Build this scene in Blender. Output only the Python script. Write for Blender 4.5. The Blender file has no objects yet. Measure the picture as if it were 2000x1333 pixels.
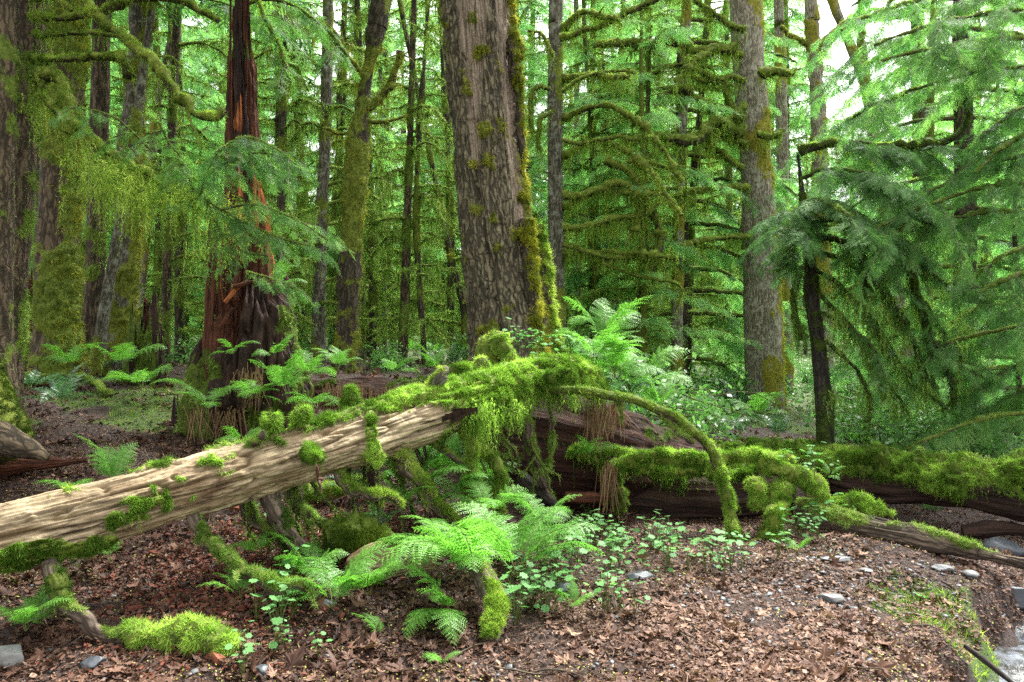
import bpy, math, numpy as np
from mathutils import Vector
C = bpy.context.scene
COL = C.collection
rng = np.random.default_rng(7)
UPV = np.array([0, 0, 1.]); F_PX = 1556.0; HY = 640.0; CAMZ = 1.5

# ------------------------------------------------------------------ camera, sky, sun, exposure
cd = bpy.data.cameras.new('camera'); cam = bpy.data.objects.new('camera', cd); COL.objects.link(cam)
cam.location = (0, 0, CAMZ); cam.rotation_euler = (math.pi/2, 0, 0)
cd.sensor_width = 36; cd.lens = 36*F_PX/2000; cd.shift_y = -(666.5-HY)/2000; cd.clip_end = 500; cd.clip_start = 0.05
C.camera = cam
SUN_EL, SUN_AZ = math.radians(58), math.radians(38)      # azimuth clockwise from +Y (ahead), to the right and behind the scene
W = bpy.data.worlds.new('World'); C.world = W; W.use_nodes = True
wn = W.node_tree; bg = wn.nodes['Background']
sk = wn.nodes.new('ShaderNodeTexSky'); sk.sky_type = 'NISHITA'; sk.sun_disc = False
sk.sun_elevation = SUN_EL; sk.sun_rotation = SUN_AZ; sk.dust_density = 4; sk.air_density = 1.0
hs = wn.nodes.new('ShaderNodeHueSaturation'); hs.inputs['Saturation'].default_value = 0.06
wn.links.new(sk.outputs[0], hs.inputs['Color']); wn.links.new(hs.outputs[0], bg.inputs[0]); bg.inputs[1].default_value = 0.11
sl = bpy.data.lights.new('sun', 'SUN'); sl.energy = 1.5; sl.angle = math.radians(14); sl.color = (1, 0.97, 0.9)
so = bpy.data.objects.new('sun', sl); COL.objects.link(so)
sd = Vector((math.sin(SUN_AZ)*math.cos(SUN_EL), math.cos(SUN_AZ)*math.cos(SUN_EL), math.sin(SUN_EL)))
so.rotation_euler = sd.to_track_quat('Z', 'Y').to_euler(); so.location = (5, 5, 20)
C.view_settings.view_transform = 'Standard'; C.view_settings.look = 'None'
C.view_settings.exposure = 2.5; C.view_settings.gamma = 1
C.render.engine = 'CYCLES'
C.cycles.max_bounces = 6; C.cycles.diffuse_bounces = 3; C.cycles.transmission_bounces = 3; C.cycles.glossy_bounces = 2
C.cycles.use_denoising = False; C.cycles.volume_bounces = 0

# ------------------------------------------------------------------ helpers
def P(px, py, Y): return np.array([(px-1000)/F_PX*Y, Y, CAMZ-(py-HY)/F_PX*Y])
def PP(pts, Y=None): return np.array([P(p[0], p[1], p[2] if len(p) > 2 else Y) for p in pts])
def unit(v): return v/np.maximum(np.linalg.norm(v, axis=-1, keepdims=True), 1e-9)
def _h(i, j, k):
    n = (i*73856093) ^ (j*19349663) ^ (k*83492791)
    n = (n ^ (n >> 13)) & 0x7fffffff; n = (n*1274126177) & 0x7fffffff; n = n ^ (n >> 16)
    return (n & 0xffff)/65535.0
def noise(p):
    p = np.asarray(p, float); q = np.floor(p).astype(np.int64); f = p-q; f = f*f*(3-2*f)
    i, j, k = q[..., 0], q[..., 1], q[..., 2]; a, b, c = f[..., 0], f[..., 1], f[..., 2]
    def L(x, y, t): return x+(y-x)*t
    return L(L(L(_h(i, j, k), _h(i+1, j, k), a), L(_h(i, j+1, k), _h(i+1, j+1, k), a), b),
             L(L(_h(i, j, k+1), _h(i+1, j, k+1), a), L(_h(i, j+1, k+1), _h(i+1, j+1, k+1), a), b), c)
_RT = np.array([[.8, -.48, .36], [.6, .64, -.48], [0, .6, .8]])
def fbm(p, o=3):
    p = np.asarray(p, float); s = 0; w = .5; t = 0
    for _ in range(o): s = s+w*noise(p); t += w; p = p@_RT*2.03+7.7; w *= .5
    return s/t
def sm(a, b, x): t = np.clip((x-a)/(b-a), 0, 1); return t*t*(3-2*t)

class Geo:
    def __init__(s): s.v = []; s.f = []; s.m = []; s.lc = []; s.moss = []; s.tint = []; s.n = 0
    def add(s, V, F, mat=0, lc=None, moss=None, tint=None):
        V = np.asarray(V, float).reshape(-1, 3); F = np.asarray(F, np.int64)
        if len(V) == 0 or len(F) == 0: return s
        s.v.append(V); s.f.append(F+s.n); s.m.append(np.full(len(F), mat)); n = len(V); s.n += n
        s.lc.append(V if lc is None else np.asarray(lc).reshape(-1, 3))
        s.moss.append(np.zeros(n) if moss is None else np.broadcast_to(np.asarray(moss, float).ravel(), (n,)))
        s.tint.append(np.full(n, .5) if tint is None else np.broadcast_to(np.asarray(tint, float).ravel(), (n,)))
        return s
    def merge(s, o, mat=None):
        for V, F, m, l, mo, t in zip(o.v, o.f, o.m, o.lc, o.moss, o.tint):
            pass
        if o.n == 0: return s
        for V, F, m, l, mo, t in zip(o.v, o.f, o.m, o.lc, o.moss, o.tint):
            s.v.append(V); s.f.append(F+s.n); s.m.append(m if mat is None else np.full(len(m), mat)); s.lc.append(l); s.moss.append(mo); s.tint.append(t)
        s.n += o.n; return s

def build(name, g, mats, parent=None, smooth=True, origin=None):
    me = bpy.data.meshes.new(name)
    V = np.concatenate(g.v)
    if parent is not None: V = V-np.array(world_loc(parent))
    elif origin is not None: V = V-np.asarray(origin)
    me.vertices.add(len(V)); me.vertices.foreach_set('co', V.astype(np.float32).ravel())
    li = np.concatenate([f.ravel() for f in g.f]); tot = np.concatenate([np.full(len(f), f.shape[1]) for f in g.f])
    st = np.concatenate([[0], np.cumsum(tot)[:-1]])
    me.loops.add(len(li)); me.loops.foreach_set('vertex_index', li.astype(np.int32))
    me.polygons.add(len(tot)); me.polygons.foreach_set('loop_start', st.astype(np.int32))
    me.update(calc_edges=True)
    me.polygons.foreach_set('material_index', np.concatenate(g.m).astype(np.int32))
    me.polygons.foreach_set('use_smooth', np.full(len(tot), smooth))
    a = me.attributes.new('lc', 'FLOAT_VECTOR', 'POINT'); a.data.foreach_set('vector', np.concatenate(g.lc).astype(np.float32).ravel())
    a = me.attributes.new('moss', 'FLOAT', 'POINT'); a.data.foreach_set('value', np.concatenate(g.moss).astype(np.float32))
    a = me.attributes.new('tint', 'FLOAT', 'POINT'); a.data.foreach_set('value', np.concatenate(g.tint).astype(np.float32))
    for m in (mats if isinstance(mats, (list, tuple)) else [mats]): me.materials.append(m)
    me.update()
    o = bpy.data.objects.new(name, me); COL.objects.link(o)
    if parent is not None: o.parent = parent
    elif origin is not None: o.location = origin
    return o
def world_loc(o):
    l = Vector(o.location)
    while o.parent is not None: o = o.parent; l = l+o.location
    return l
def tag(o, label=None, cat=None, group=None, kind=None):
    if label: o['label'] = label
    if cat: o['category'] = cat
    if group: o['group'] = group
    if kind: o['kind'] = kind
    return o
def thing(name, loc, label, cat, group=None):
    o = bpy.data.objects.new(name, None); COL.objects.link(o); o.location = loc; o.empty_display_size = .2
    return tag(o, label, cat, group)
def copy_tree(o, loc=None, rz=None, sc=None, parent=None):
    c = o.copy(); COL.objects.link(c); c.parent = parent
    if loc is not None: c.location = loc
    if rz is not None: c.rotation_euler = (0, 0, rz) if np.isscalar(rz) else rz
    if sc is not None: c.scale = (sc, sc, sc) if np.isscalar(sc) else sc
    for ch in list(o.children): copy_tree(ch, parent=c)
    return c

def spline(pts, n):
    pts = np.asarray(pts, float); m = len(pts)
    if m == 2: t = np.linspace(0, 1, n)[:, None]; return pts[0]*(1-t)+pts[1]*t
    ext = np.vstack([2*pts[0]-pts[1], pts, 2*pts[-1]-pts[-2]])
    d = np.concatenate([[0], np.cumsum(np.linalg.norm(np.diff(pts[:, :3], axis=0), axis=1))])
    s = np.linspace(0, d[-1], n); i = np.clip(np.searchsorted(d, s, side='right')-1, 0, m-2)
    t = ((s-d[i])/np.maximum(d[i+1]-d[i], 1e-9))[:, None]
    p0, p1, p2, p3 = ext[i], ext[i+1], ext[i+2], ext[i+3]
    return .5*((2*p1)+(-p0+p2)*t+(2*p0-5*p1+4*p2-p3)*t*t+(-p0+3*p1-3*p2+p3)*t**3)

def frames(c):
    T = unit(np.gradient(c, axis=0)); N = np.zeros_like(c)
    r = np.array([0, -1., 0]) if abs(T[0][1]) < .9 else np.array([1., 0, 0])
    n = unit(r-T[0]*np.dot(r, T[0]))
    for i in range(len(c)):
        n = n-T[i]*np.dot(n, T[i]); n = n/max(np.linalg.norm(n), 1e-9); N[i] = n
    return T, N, np.cross(T, N)

class Tube: pass
def tube(pts, rad, nseg=12, n=30, disp=None, cap=True, mossf=None, mossup=0.0):
    """pts (m,3), rad (m,) ; disp(lc, ang, s01, normal)->radial offset in metres. Angle 0 faces the camera on a vertical trunk."""
    q = spline(np.column_stack([pts, rad]), n); c = q[:, :3]; r = np.maximum(q[:, 3], 1e-4)
    T, N, B = frames(c); a = np.linspace(0, 2*np.pi, nseg, endpoint=False)
    s = np.concatenate([[0], np.cumsum(np.linalg.norm(np.diff(c, axis=0), axis=1))])
    nor = N[:, None]*np.cos(a)[None, :, None]+B[:, None]*np.sin(a)[None, :, None]
    R = np.broadcast_to(r[:, None], (n, nseg)).copy()
    lc = np.stack([R*np.cos(a), R*np.sin(a), np.broadcast_to(s[:, None], (n, nseg))], -1)
    A = np.broadcast_to(a, (n, nseg)); S = np.broadcast_to((s/s[-1])[:, None], (n, nseg))
    m = np.zeros((n, nseg)) if mossf is None else np.clip(mossf(lc, A, S, nor, c[:, None]+nor*R[..., None]), 0, 1)
    if disp is not None: R = R+disp(lc, A, S, nor)
    if mossup: R = R+mossup*m*(.1+2.2*sm(.25, .75, fbm(lc*24, 2))*fbm(lc*7+2, 2))
    R = np.maximum(R, r[:, None]*.2)
    V = c[:, None]+nor*R[..., None]
    i = np.arange(n-1)[:, None]*nseg; j = np.arange(nseg)[None]; j2 = (j+1) % nseg
    Fq = np.stack([i+j, i+j2, i+nseg+j2, i+nseg+j], -1).reshape(-1, 4)
    t = Tube(); t.V = V; t.nor = nor; t.lc = lc; t.moss = m; t.F = Fq; t.c = c; t.r = r; t.R = R; t.nseg = nseg; t.n = n; t.len = s[-1]; t.T = T
    g = Geo(); g.add(V, Fq, 0, lc, m)
    if cap:
        for e, o in ((0, -1), (n-1, 1)):
            cen = V[e].mean(0)+T[e]*o*r[e]*.15
            VV = np.vstack([V[e], (V[e]+cen)/2+T[e]*o*r[e]*.1*(noise(V[e]*60)[:, None]), cen[None]])
            ff = []
            k = np.arange(nseg); k2 = (k+1) % nseg
            f1 = np.stack([k, k2, nseg+k2, nseg+k], -1); f2 = np.stack([nseg+k, nseg+k2, np.full(nseg, 2*nseg)], -1)
            LC = np.vstack([lc[e], lc[e]*.5, lc[e].mean(0)[None]])
            MM = np.concatenate([m[e], m[e]*.5, [0]])
            if o < 0: f1 = f1[:, ::-1]; f2 = f2[:, ::-1]
            base = g.n; g.add(VV, f1, 0, LC, MM)
            g.f.append(f2+base); g.m.append(np.zeros(len(f2), int))
            g.v.append(np.zeros((0, 3))); g.lc.append(np.zeros((0, 3))); g.moss.append(np.zeros(0)); g.tint.append(np.zeros(0))
    t.g = g; return t

def sample_tube(t, k, w=None):
    """k random points on a tube, weight per vertex w -> P, N, moss"""
    w = (t.moss if w is None else w)
    ar = t.R*1.0; ww = np.maximum(np.nan_to_num((w*ar)[:-1]), 0).ravel(); tot = ww.sum()
    if tot <= 0 or k <= 0: return np.zeros((0, 3)), np.zeros((0, 3)), np.zeros(0)
    idx = rng.choice(len(ww), k, p=ww/tot); i = idx//t.nseg; j = idx % t.nseg; j2 = (j+1) % t.nseg
    u = rng.random(k)[:, None]; v = rng.random(k)[:, None]
    Pn = (t.V[i, j]*(1-u)+t.V[i, j2]*u)*(1-v)+(t.V[i+1, j]*(1-u)+t.V[i+1, j2]*u)*v
    return Pn, unit(t.nor[i, j]*(1-u)+t.nor[i, j2]*u), t.moss[i, j]

def blades(g, Pn, D, L, Wd, mat=0, tint=None):
    """thin triangular blades"""
    k = len(Pn)
    if k == 0: return
    S = unit(np.cross(D, rng.normal(size=(k, 3)))); L = np.broadcast_to(L, (k,)); Wd = np.broadcast_to(Wd, (k,))
    V = np.stack([Pn-S*Wd[:, None]/2, Pn+S*Wd[:, None]/2, Pn+D*L[:, None]], 1)
    F = np.arange(3*k).reshape(-1, 3)
    if tint is None: tint = rng.random(k)
    g.add(V, F, mat, None, None, np.repeat(tint, 3))

def moss_blades(g, Pn, N, L, Wd, droop=.3, mat=0, tint=None, rand=.7):
    if len(Pn) > 50:
        cl = fbm(Pn*np.array([23, 23, 23])+11, 2); kp = rng.random(len(Pn)) < sm(.28, .5, cl)*.75+.25; Pn, N, cl = Pn[kp], N[kp], cl[kp]; L = L*(.45+1.25*sm(.3, .72, cl)); tint = None if tint is None else tint[kp]
    k = len(Pn); D = unit(N+rng.normal(size=(k, 3))*rand+np.array([0, 0, -1.])*droop)
    if tint is None: tint = np.clip((fbm(Pn*9, 3)-.5)*1.5+(fbm(Pn*2.7+5, 2)-.5)*1.1+.26+rng.random(k)*.4, 0, 1)
    blades(g, Pn-N*Wd*.3 if np.isscalar(Wd) else Pn, D, L*rng.uniform(.5, 1.3, k), Wd*rng.uniform(.6, 1.3, k), mat, tint)

def hang(g, Pn, Lmax, Wd, bl, mat=0, dens=1.0, tint=None):
    """hanging strands of moss, each a line of small drooping blades"""
    k = len(Pn)
    if k == 0: return
    L = Lmax*rng.uniform(.25, 1, k)**1.5; nb = np.maximum(3, (L/bl*2.2*dens)).astype(int); rep = np.repeat(np.arange(k), nb)
    f = np.concatenate([np.linspace(0, 1, m) for m in nb]); sway = rng.normal(size=(k, 3))*.12; sway[:, 2] = 0
    Q = Pn[rep]+sway[rep]*(L[rep]*f**1.5)[:, None]; Q[:, 2] -= f*L[rep]
    Q += rng.normal(size=Q.shape)*Wd*.4
    D = unit(rng.normal(size=Q.shape)*.45+np.array([0, 0, -1.]))
    tt = (rng.random(k) if tint is None else np.broadcast_to(tint, (k,)))[rep]*.8+rng.random(len(rep))*.2
    blades(g, Q, D, bl*(1.25-.6*f)*rng.uniform(.7, 1.3, len(f)), Wd*(1.1-.7*f), mat, tt)

def inst(g, TV, TF, M, t, mat=0, tint=None):
    K = len(t)
    if K == 0: return
    V = np.einsum('kij,mj->kmi', M, TV)+t[:, None]; m = len(TV)
    F = (TF[None]+(np.arange(K)*m)[:, None, None]).reshape(-1, TF.shape[1])
    tint = rng.random(K) if tint is None else tint
    g.add(V.reshape(-1, 3), F, mat, None, None, np.repeat(tint, m))
def basis(D, U, sc=1.0):
    X = unit(D); Yv = unit(np.cross(U, X)); Z = np.cross(X, Yv); M = np.stack([X, Yv, Z], -1)
    return M*np.asarray(sc).reshape(-1, 1, 1)
def rotm(rx, ry, rz):
    cx, sx, cy, sy, cz, sz = np.cos(rx), np.sin(rx), np.cos(ry), np.sin(ry), np.cos(rz), np.sin(rz)
    M = np.empty((len(np.atleast_1d(rz)), 3, 3))
    M[:, 0, 0] = cz*cy; M[:, 0, 1] = cz*sy*sx-sz*cx; M[:, 0, 2] = cz*sy*cx+sz*sx
    M[:, 1, 0] = sz*cy; M[:, 1, 1] = sz*sy*sx+cz*cx; M[:, 1, 2] = sz*sy*cx-cz*sx
    M[:, 2, 0] = -sy; M[:, 2, 1] = cy*sx; M[:, 2, 2] = cy*cx
    return M

def diamonds(Pn, D, N, L, Wd, fat=.4):
    """flat leaflets: base, side, tip, side"""
    D = unit(D); S = unit(np.cross(N, D)); L = np.asarray(L)[:, None]; Wd = np.asarray(Wd)[:, None]
    V = np.stack([Pn, Pn+D*L*fat+S*Wd/2, Pn+D*L, Pn+D*L*fat-S*Wd/2], 1)
    return V.reshape(-1, 3), np.arange(4*len(Pn)).reshape(-1, 4)

def spray_template(npair, nsub, wid=.5, seed=0, lw=.2, droop=.25):
    """flat cedar / hemlock spray, unit long, along +x, in the xy plane"""
    r = np.random.default_rng(seed); Ps = []; Ds = []; Ls = []; Ws = []
    for i in range(npair):
        f = (i+.5)/npair; ln = wid*(math.sin(math.pi*min(1, f*.85+.12))**.7)*(1-f*.35)
        for sgn in (-1, 1):
            a = math.radians(52-15*f+r.normal()*7)*sgn; b = np.array([f+r.normal()*.01, 0, -droop*f*f*.5]); d = np.array([math.cos(a), math.sin(a), -.18+r.normal()*.12]); l = ln*r.uniform(.75, 1.15)
            Ps.append(b); Ds.append(d); Ls.append(l); Ws.append(l*lw*.5)
            for k in range(nsub):
                g_ = (k+.6)/nsub*.85
                for s2 in (-1, 1):
                    a2 = a+math.radians(40)*s2; l2 = l*.36*(1-g_*.5)*r.uniform(.6, 1.3)
                    Ps.append(b+d*l*g_); Ds.append(np.array([math.cos(a2), math.sin(a2), -.3+r.normal()*.15])); Ls.append(l2); Ws.append(l2*lw*1.3)
    Ps.append(np.array([0, 0, 0.])); Ds.append(np.array([1, 0, -.12*droop*4])); Ls.append(1.02); Ws.append(.03)
    D = unit(np.array(Ds)); N = unit(np.cross(np.cross(D, [0, 0, 1.]), D)+r.normal(size=D.shape)*.2)
    return diamonds(np.array(Ps), D, N, np.array(Ls), np.array(Ws))
SPR_HI = [spray_template(9, 4, .55, s, .13) for s in range(5)]
SPR_MID = [spray_template(7, 3, .55, s+5, .17) for s in range(5)]
SPR_LO = [spray_template(6, 1, .6, s+9, .26) for s in range(4)]

# ------------------------------------------------------------------ materials
def mat(name):
    m = bpy.data.materials.new(name); m.use_nodes = True; nt = m.node_tree; nt.nodes.clear()
    return m, nt, nt.nodes.new, nt.links.new
def ramp(new, link, fac, stops):
    r = new('ShaderNodeValToRGB'); cr = r.color_ramp
    while len(cr.elements) < len(stops): cr.elements.new(.5)
    for e, (p, c) in zip(cr.elements, stops): e.position = p; e.color = (*c, 1)
    link(fac, r.inputs[0]); return r.outputs[0]
def tex_noise(new, link, vec, scale, detail=3, rough=.55):
    n = new('ShaderNodeTexNoise'); n.inputs['Scale'].default_value = scale; n.inputs['Detail'].default_value = detail; n.inputs['Roughness'].default_value = rough
    if vec is not None: link(vec, n.inputs['Vector'])
    return n.outputs['Fac']
def mapping(new, link, vec, sc):
    m = new('ShaderNodeMapping'); m.inputs['Scale'].default_value = sc; link(vec, m.inputs['Vector']); return m.outputs[0]
def attr(new, name, out='Fac'):
    a = new('ShaderNodeAttribute'); a.attribute_name = name; return a.outputs[out]
def mixc(new, link, f, a, b):
    m = new('ShaderNodeMix'); m.data_type = 'RGBA'
    link(f, m.inputs['Factor']) if not isinstance(f, float) else setattr(m.inputs['Factor'], 'default_value', f)
    for s, v in ((m.inputs[6], a), (m.inputs[7], b)):
        if isinstance(v, tuple): s.default_value = (*v, 1)
        else: link(v, s)
    return m.outputs[2]
def math_n(new, link, op, a, b=None, clamp=False):
    m = new('ShaderNodeMath'); m.operation = op; m.use_clamp = clamp
    for s, v in ((m.inputs[0], a), (m.inputs[1], b)):
        if v is None: continue
        if isinstance(v, (int, float)): s.default_value = v
        else: link(v, s)
    return m.outputs[0]

def bark_mat(name, dark, lite, mossd, mossl, sx=26, sz=4, bump=.6, bd=.02, rough=.85, bare=None, lich=None, stain=None, plates=True):
    """furrowed bark (or wood grain) along lc.z with moss where the moss attribute says"""
    m, nt, new, link = mat(name)
    lc = attr(new, 'lc', 'Vector'); v = mapping(new, link, lc, (sx, sx, sz))
    n1 = tex_noise(new, link, v, 1.0, 5, .62)
    vo = new('ShaderNodeTexVoronoi'); vo.feature = 'F1'; link(mapping(new, link, lc, (sx*.8, sx*.8, sz*.7)), vo.inputs['Vector']); vo.inputs['Scale'].default_value = 1.3
    wv = new('ShaderNodeVectorMath'); wv.operation = 'MULTIPLY_ADD'; wn_ = new('ShaderNodeTexNoise'); wn_.inputs['Scale'].default_value = 7; link(lc, wn_.inputs['Vector']); link(wn_.outputs['Color'], wv.inputs[0]); wv.inputs[1].default_value = (2.4, 2.4, 2.4); link(mapping(new, link, lc, (sx*.75, sx*.75, sz*.6)), wv.inputs[2])
    ve = new('ShaderNodeTexVoronoi'); ve.feature = 'DISTANCE_TO_EDGE'; ve.inputs['Scale'].default_value = 1.0; link(wv.outputs[0], ve.inputs['Vector'])
    edge = math_n(new, link, 'MULTIPLY', ve.outputs['Distance'], 4.0, True)
    n2 = tex_noise(new, link, lc, 5.0, 4, .6); n3 = tex_noise(new, link, lc, 60.0, 3, .6)
    f = math_n(new, link, 'MULTIPLY', n1, math_n(new, link, 'ADD', .35, vo.outputs['Distance']))
    if plates: f = math_n(new, link, 'MULTIPLY', f, math_n(new, link, 'ADD', .45, math_n(new, link, 'MULTIPLY', edge, .75)))
    col = ramp(new, link, f, [(.24, dark), (.37, tuple((a+b)*.42 for a, b in zip(dark, lite))), (.54, lite)])
    col = mixc(new, link, math_n(new, link, 'MULTIPLY', n2, .55), col, tuple(x*.55 for x in lite))
    if stain:
        st_ = ramp(new, link, tex_noise(new, link, mapping(new, link, lc, (5, 5, 1.6)), 1.0, 6, .7), [(.42, (0, 0, 0)), (.6, (.85, .85, .85))]); col = mixc(new, link, st_, col, stain)
        st2 = ramp(new, link, tex_noise(new, link, mapping(new, link, lc, (16, 16, 5)), 1.0, 6, .75), [(.56, (0, 0, 0)), (.66, (.9, .9, .9))]); col = mixc(new, link, st2, col, (.07, .035, .018))
        cr_ = ramp(new, link, tex_noise(new, link, mapping(new, link, lc, (30, 30, 2.2)), 1.0, 6, .65), [(.33, (1, 1, 1)), (.4, (0, 0, 0))]); col = mixc(new, link, cr_, col, (.03, .018, .01))
    if bare:
        col = mixc(new, link, attr(new, 'tint'), col, ramp(new, link, tex_noise(new, link, mapping(new, link, lc, (70, 70, 2.5)), 1, 4), [(.3, bare[0]), (.7, bare[1])]))
    if lich:
        col = mixc(new, link, math_n(new, link, 'MULTIPLY', ramp(new, link, tex_noise(new, link, lc, 9, 5, .7), [(.52, (0, 0, 0)), (.6, (1, 1, 1))]), .6), col, lich)
    mm = math_n(new, link, 'ADD', attr(new, 'moss'), math_n(new, link, 'MULTIPLY', math_n(new, link, 'SUBTRACT', n3, .5), .9))
    mf = ramp(new, link, mm, [(.38, (0, 0, 0)), (.62, (1, 1, 1))])
    mc = ramp(new, link, tex_noise(new, link, lc, 24, 4, .7), [(.3, mossd), (.7, mossl)])
    col = mixc(new, link, mf, col, mc)
    b = new('ShaderNodeBump'); b.inputs['Strength'].default_value = bump; b.inputs['Distance'].default_value = bd
    link(math_n(new, link, 'ADD', f, math_n(new, link, 'MULTIPLY', n3, .35)), b.inputs['Height'])
    p = new('ShaderNodeBsdfPrincipled'); p.inputs['Roughness'].default_value = rough; link(col, p.inputs['Base Color']); link(b.outputs[0], p.inputs['Normal'])
    p.inputs['Specular IOR Level'].default_value = .3
    o = new('ShaderNodeOutputMaterial'); link(p.outputs[0], o.inputs[0]); return m

def leaf_mat(name, stops, rough=.5, trans=.35, spec=.4, tcol=1.4, objvar=.25):
    m, nt, new, link = mat(name)
    t = attr(new, 'tint'); oi = new('ShaderNodeObjectInfo')
    t2 = math_n(new, link, 'ADD', t, math_n(new, link, 'MULTIPLY', math_n(new, link, 'SUBTRACT', oi.outputs['Random'], .5), objvar), True)
    col = ramp(new, link, t2, stops)
    p = new('ShaderNodeBsdfPrincipled'); p.inputs['Roughness'].default_value = rough; p.inputs['Specular IOR Level'].default_value = spec; link(col, p.inputs['Base Color'])
    if trans > 0:
        tr = new('ShaderNodeBsdfTranslucent')
        mu = new('ShaderNodeMix'); mu.data_type = 'RGBA'; mu.blend_type = 'MULTIPLY'; mu.inputs['Factor'].default_value = 1
        link(col, mu.inputs[6]); mu.inputs[7].default_value = (1.1*tcol, 1.3*tcol, .85*tcol, 1); link(mu.outputs[2], tr.inputs[0])
        ms = new('ShaderNodeMixShader'); ms.inputs[0].default_value = trans; link(p.outputs[0], ms.inputs[1]); link(tr.outputs[0], ms.inputs[2]); out = ms.outputs[0]
    else: out = p.outputs[0]
    o = new('ShaderNodeOutputMaterial'); link(out, o.inputs[0]); return m

M = {}
MOD, MOL = (.045, .08, .01), (.17, .23, .03)
M['bark_big'] = bark_mat('furrowed_bark', (.012, .01, .006), (.25, .215, .13), MOD, (.22, .23, .03), 34, 8, 1.0, .03, bare=((.09, .065, .045), (.42, .345, .25)))
M['bark_brown'] = bark_mat('brown_bark', (.012, .009, .005), (.16, .118, .07), MOD, MOL, 30, 6, .9, .02)
M['bark_grey'] = bark_mat('grey_bark', (.03, .027, .018), (.2, .185, .13), (.06, .09, .012), (.22, .25, .03), 40, 10, .6, .012, lich=(.3, .32, .25))
M['bark_pale'] = bark_mat('pale_maple_bark', (.07, .06, .04), (.38, .34, .25), (.09, .1, .012), (.34, .3, .04), 44, 11, .7, .012, lich=(.42, .42, .34))
M['bark_mossy'] = bark_mat('mossy_bark', (.012, .01, .006), (.1, .08, .05), (.04, .07, .008), (.2, .24, .03), 30, 8, .8, .02)
M['bark_dark'] = bark_mat('dark_bark', (.012, .01, .008), (.07, .055, .045), (.02, .035, .006), (.07, .1, .012), 30, 4, .7, .012)
M['twig'] = bark_mat('twig_bark', (.035, .028, .018), (.14, .11, .07), (.04, .06, .01), (.14, .17, .02), 60, 8, .4, .005)
M['log_wood'] = bark_mat('weathered_log_wood', (.1, .066, .036), (.5, .4, .24), (.06, .09, .01), (.2, .26, .03), 62, 3.2, .7, .01, .7, stain=(.13, .08, .035), plates=False)
M['rot_red'] = bark_mat('red_rotten_wood', (.008, .004, .003), (.15, .052, .026), (.03, .045, .008), (.12, .15, .02), 40, 2.2, 1.0, .03, plates=False)
M['rot_orange'] = bark_mat('orange_rotten_wood', (.05, .012, .006), (.6, .2, .07), (.03, .045, .008), (.12, .15, .02), 38, 2.0, 1.0, .03, plates=False)
M['rot_dark'] = bark_mat('dark_rotten_wood', (.008, .005, .004), (.06, .032, .022), (.025, .045, .006), (.12, .17, .015), 30, 2.5, 1.0, .03, plates=False)
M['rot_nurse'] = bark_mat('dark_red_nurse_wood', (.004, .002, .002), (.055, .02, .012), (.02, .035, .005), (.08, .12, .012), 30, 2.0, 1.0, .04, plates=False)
M['root_wood'] = bark_mat('greybrown_deadwood', (.03, .022, .016), (.2, .15, .11), (.03, .05, .008), (.14, .18, .02), 40, 3, .8, .015)
M['moss_bright'] = leaf_mat('bright_moss', [(0, (.06, .12, .012)), (.5, (.2, .33, .045)), (1, (.46, .58, .13))], .6, .45, .15)
M['moss_log'] = leaf_mat('log_moss', [(0, (.05, .1, .01)), (.5, (.18, .28, .035)), (1, (.42, .5, .1))], .6, .42, .15)
M['moss_olive'] = leaf_mat('olive_moss', [(0, (.05, .1, .015)), (.5, (.18, .28, .05)), (1, (.36, .48, .13))], .65, .36, .1)
M['moss_yellow'] = leaf_mat('yellow_moss', [(0, (.08, .1, .01)), (.5, (.24, .25, .025)), (1, (.46, .42, .06))], .65, .3, .1)
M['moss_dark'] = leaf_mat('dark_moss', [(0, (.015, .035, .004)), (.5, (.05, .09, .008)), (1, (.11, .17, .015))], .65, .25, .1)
M['cedar'] = leaf_mat('cedar_needles', [(0, (.03, .09, .02)), (.5, (.1, .22, .06)), (1, (.26, .42, .12))], .55, .5, .22)
M['cedar_blue'] = leaf_mat('bluish_cedar_needles', [(0, (.03, .08, .02)), (.5, (.09, .2, .055)), (1, (.22, .37, .13))], .6, .35, .2)
M['cedar_light'] = leaf_mat('light_conifer_needles', [(0, (.05, .15, .045)), (.5, (.15, .32, .11)), (1, (.36, .56, .2))], .55, .56, .2)
M['fern'] = leaf_mat('lady_fern_green', [(0, (.06, .17, .02)), (.5, (.14, .33, .05)), (1, (.27, .5, .1))], .45, .42, .35)
M['fern_blue'] = leaf_mat('sword_fern_green', [(0, (.03, .09, .035)), (.5, (.06, .16, .06)), (1, (.13, .26, .13))], .35, .25, .6)
M['herb'] = leaf_mat('herb_green', [(0, (.06, .18, .04)), (.5, (.11, .28, .08)), (1, (.2, .42, .14))], .55, .4, .3)
M['shrub'] = leaf_mat('shrub_green', [(0, (.05, .13, .03)), (.5, (.1, .24, .06)), (1, (.2, .36, .12))], .4, .42, .5)
M['stem'] = leaf_mat('green_stem', [(0, (.07, .09, .02)), (1, (.15, .2, .05))], .5, 0, .3)
M['litter'] = leaf_mat('dead_leaf_brown', [(0, (.02, .01, .007)), (.35, (.07, .034, .022)), (.7, (.16, .085, .055)), (1, (.34, .22, .15))], .6, .12, .25, 1.0, 0)
M['redchip'] = leaf_mat('red_wood_crumbs', [(0, (.05, .015, .01)), (.5, (.14, .045, .026)), (1, (.27, .1, .055))], .7, 0, .2)
M['fleck'] = leaf_mat('yellow_bud_scales', [(0, (.3, .32, .06)), (1, (.5, .5, .14))], .6, .2, .2)
M['dry'] = leaf_mat('dry_fronds', [(0, (.1, .055, .03)), (1, (.3, .2, .1))], .7, .15, .2)

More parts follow.
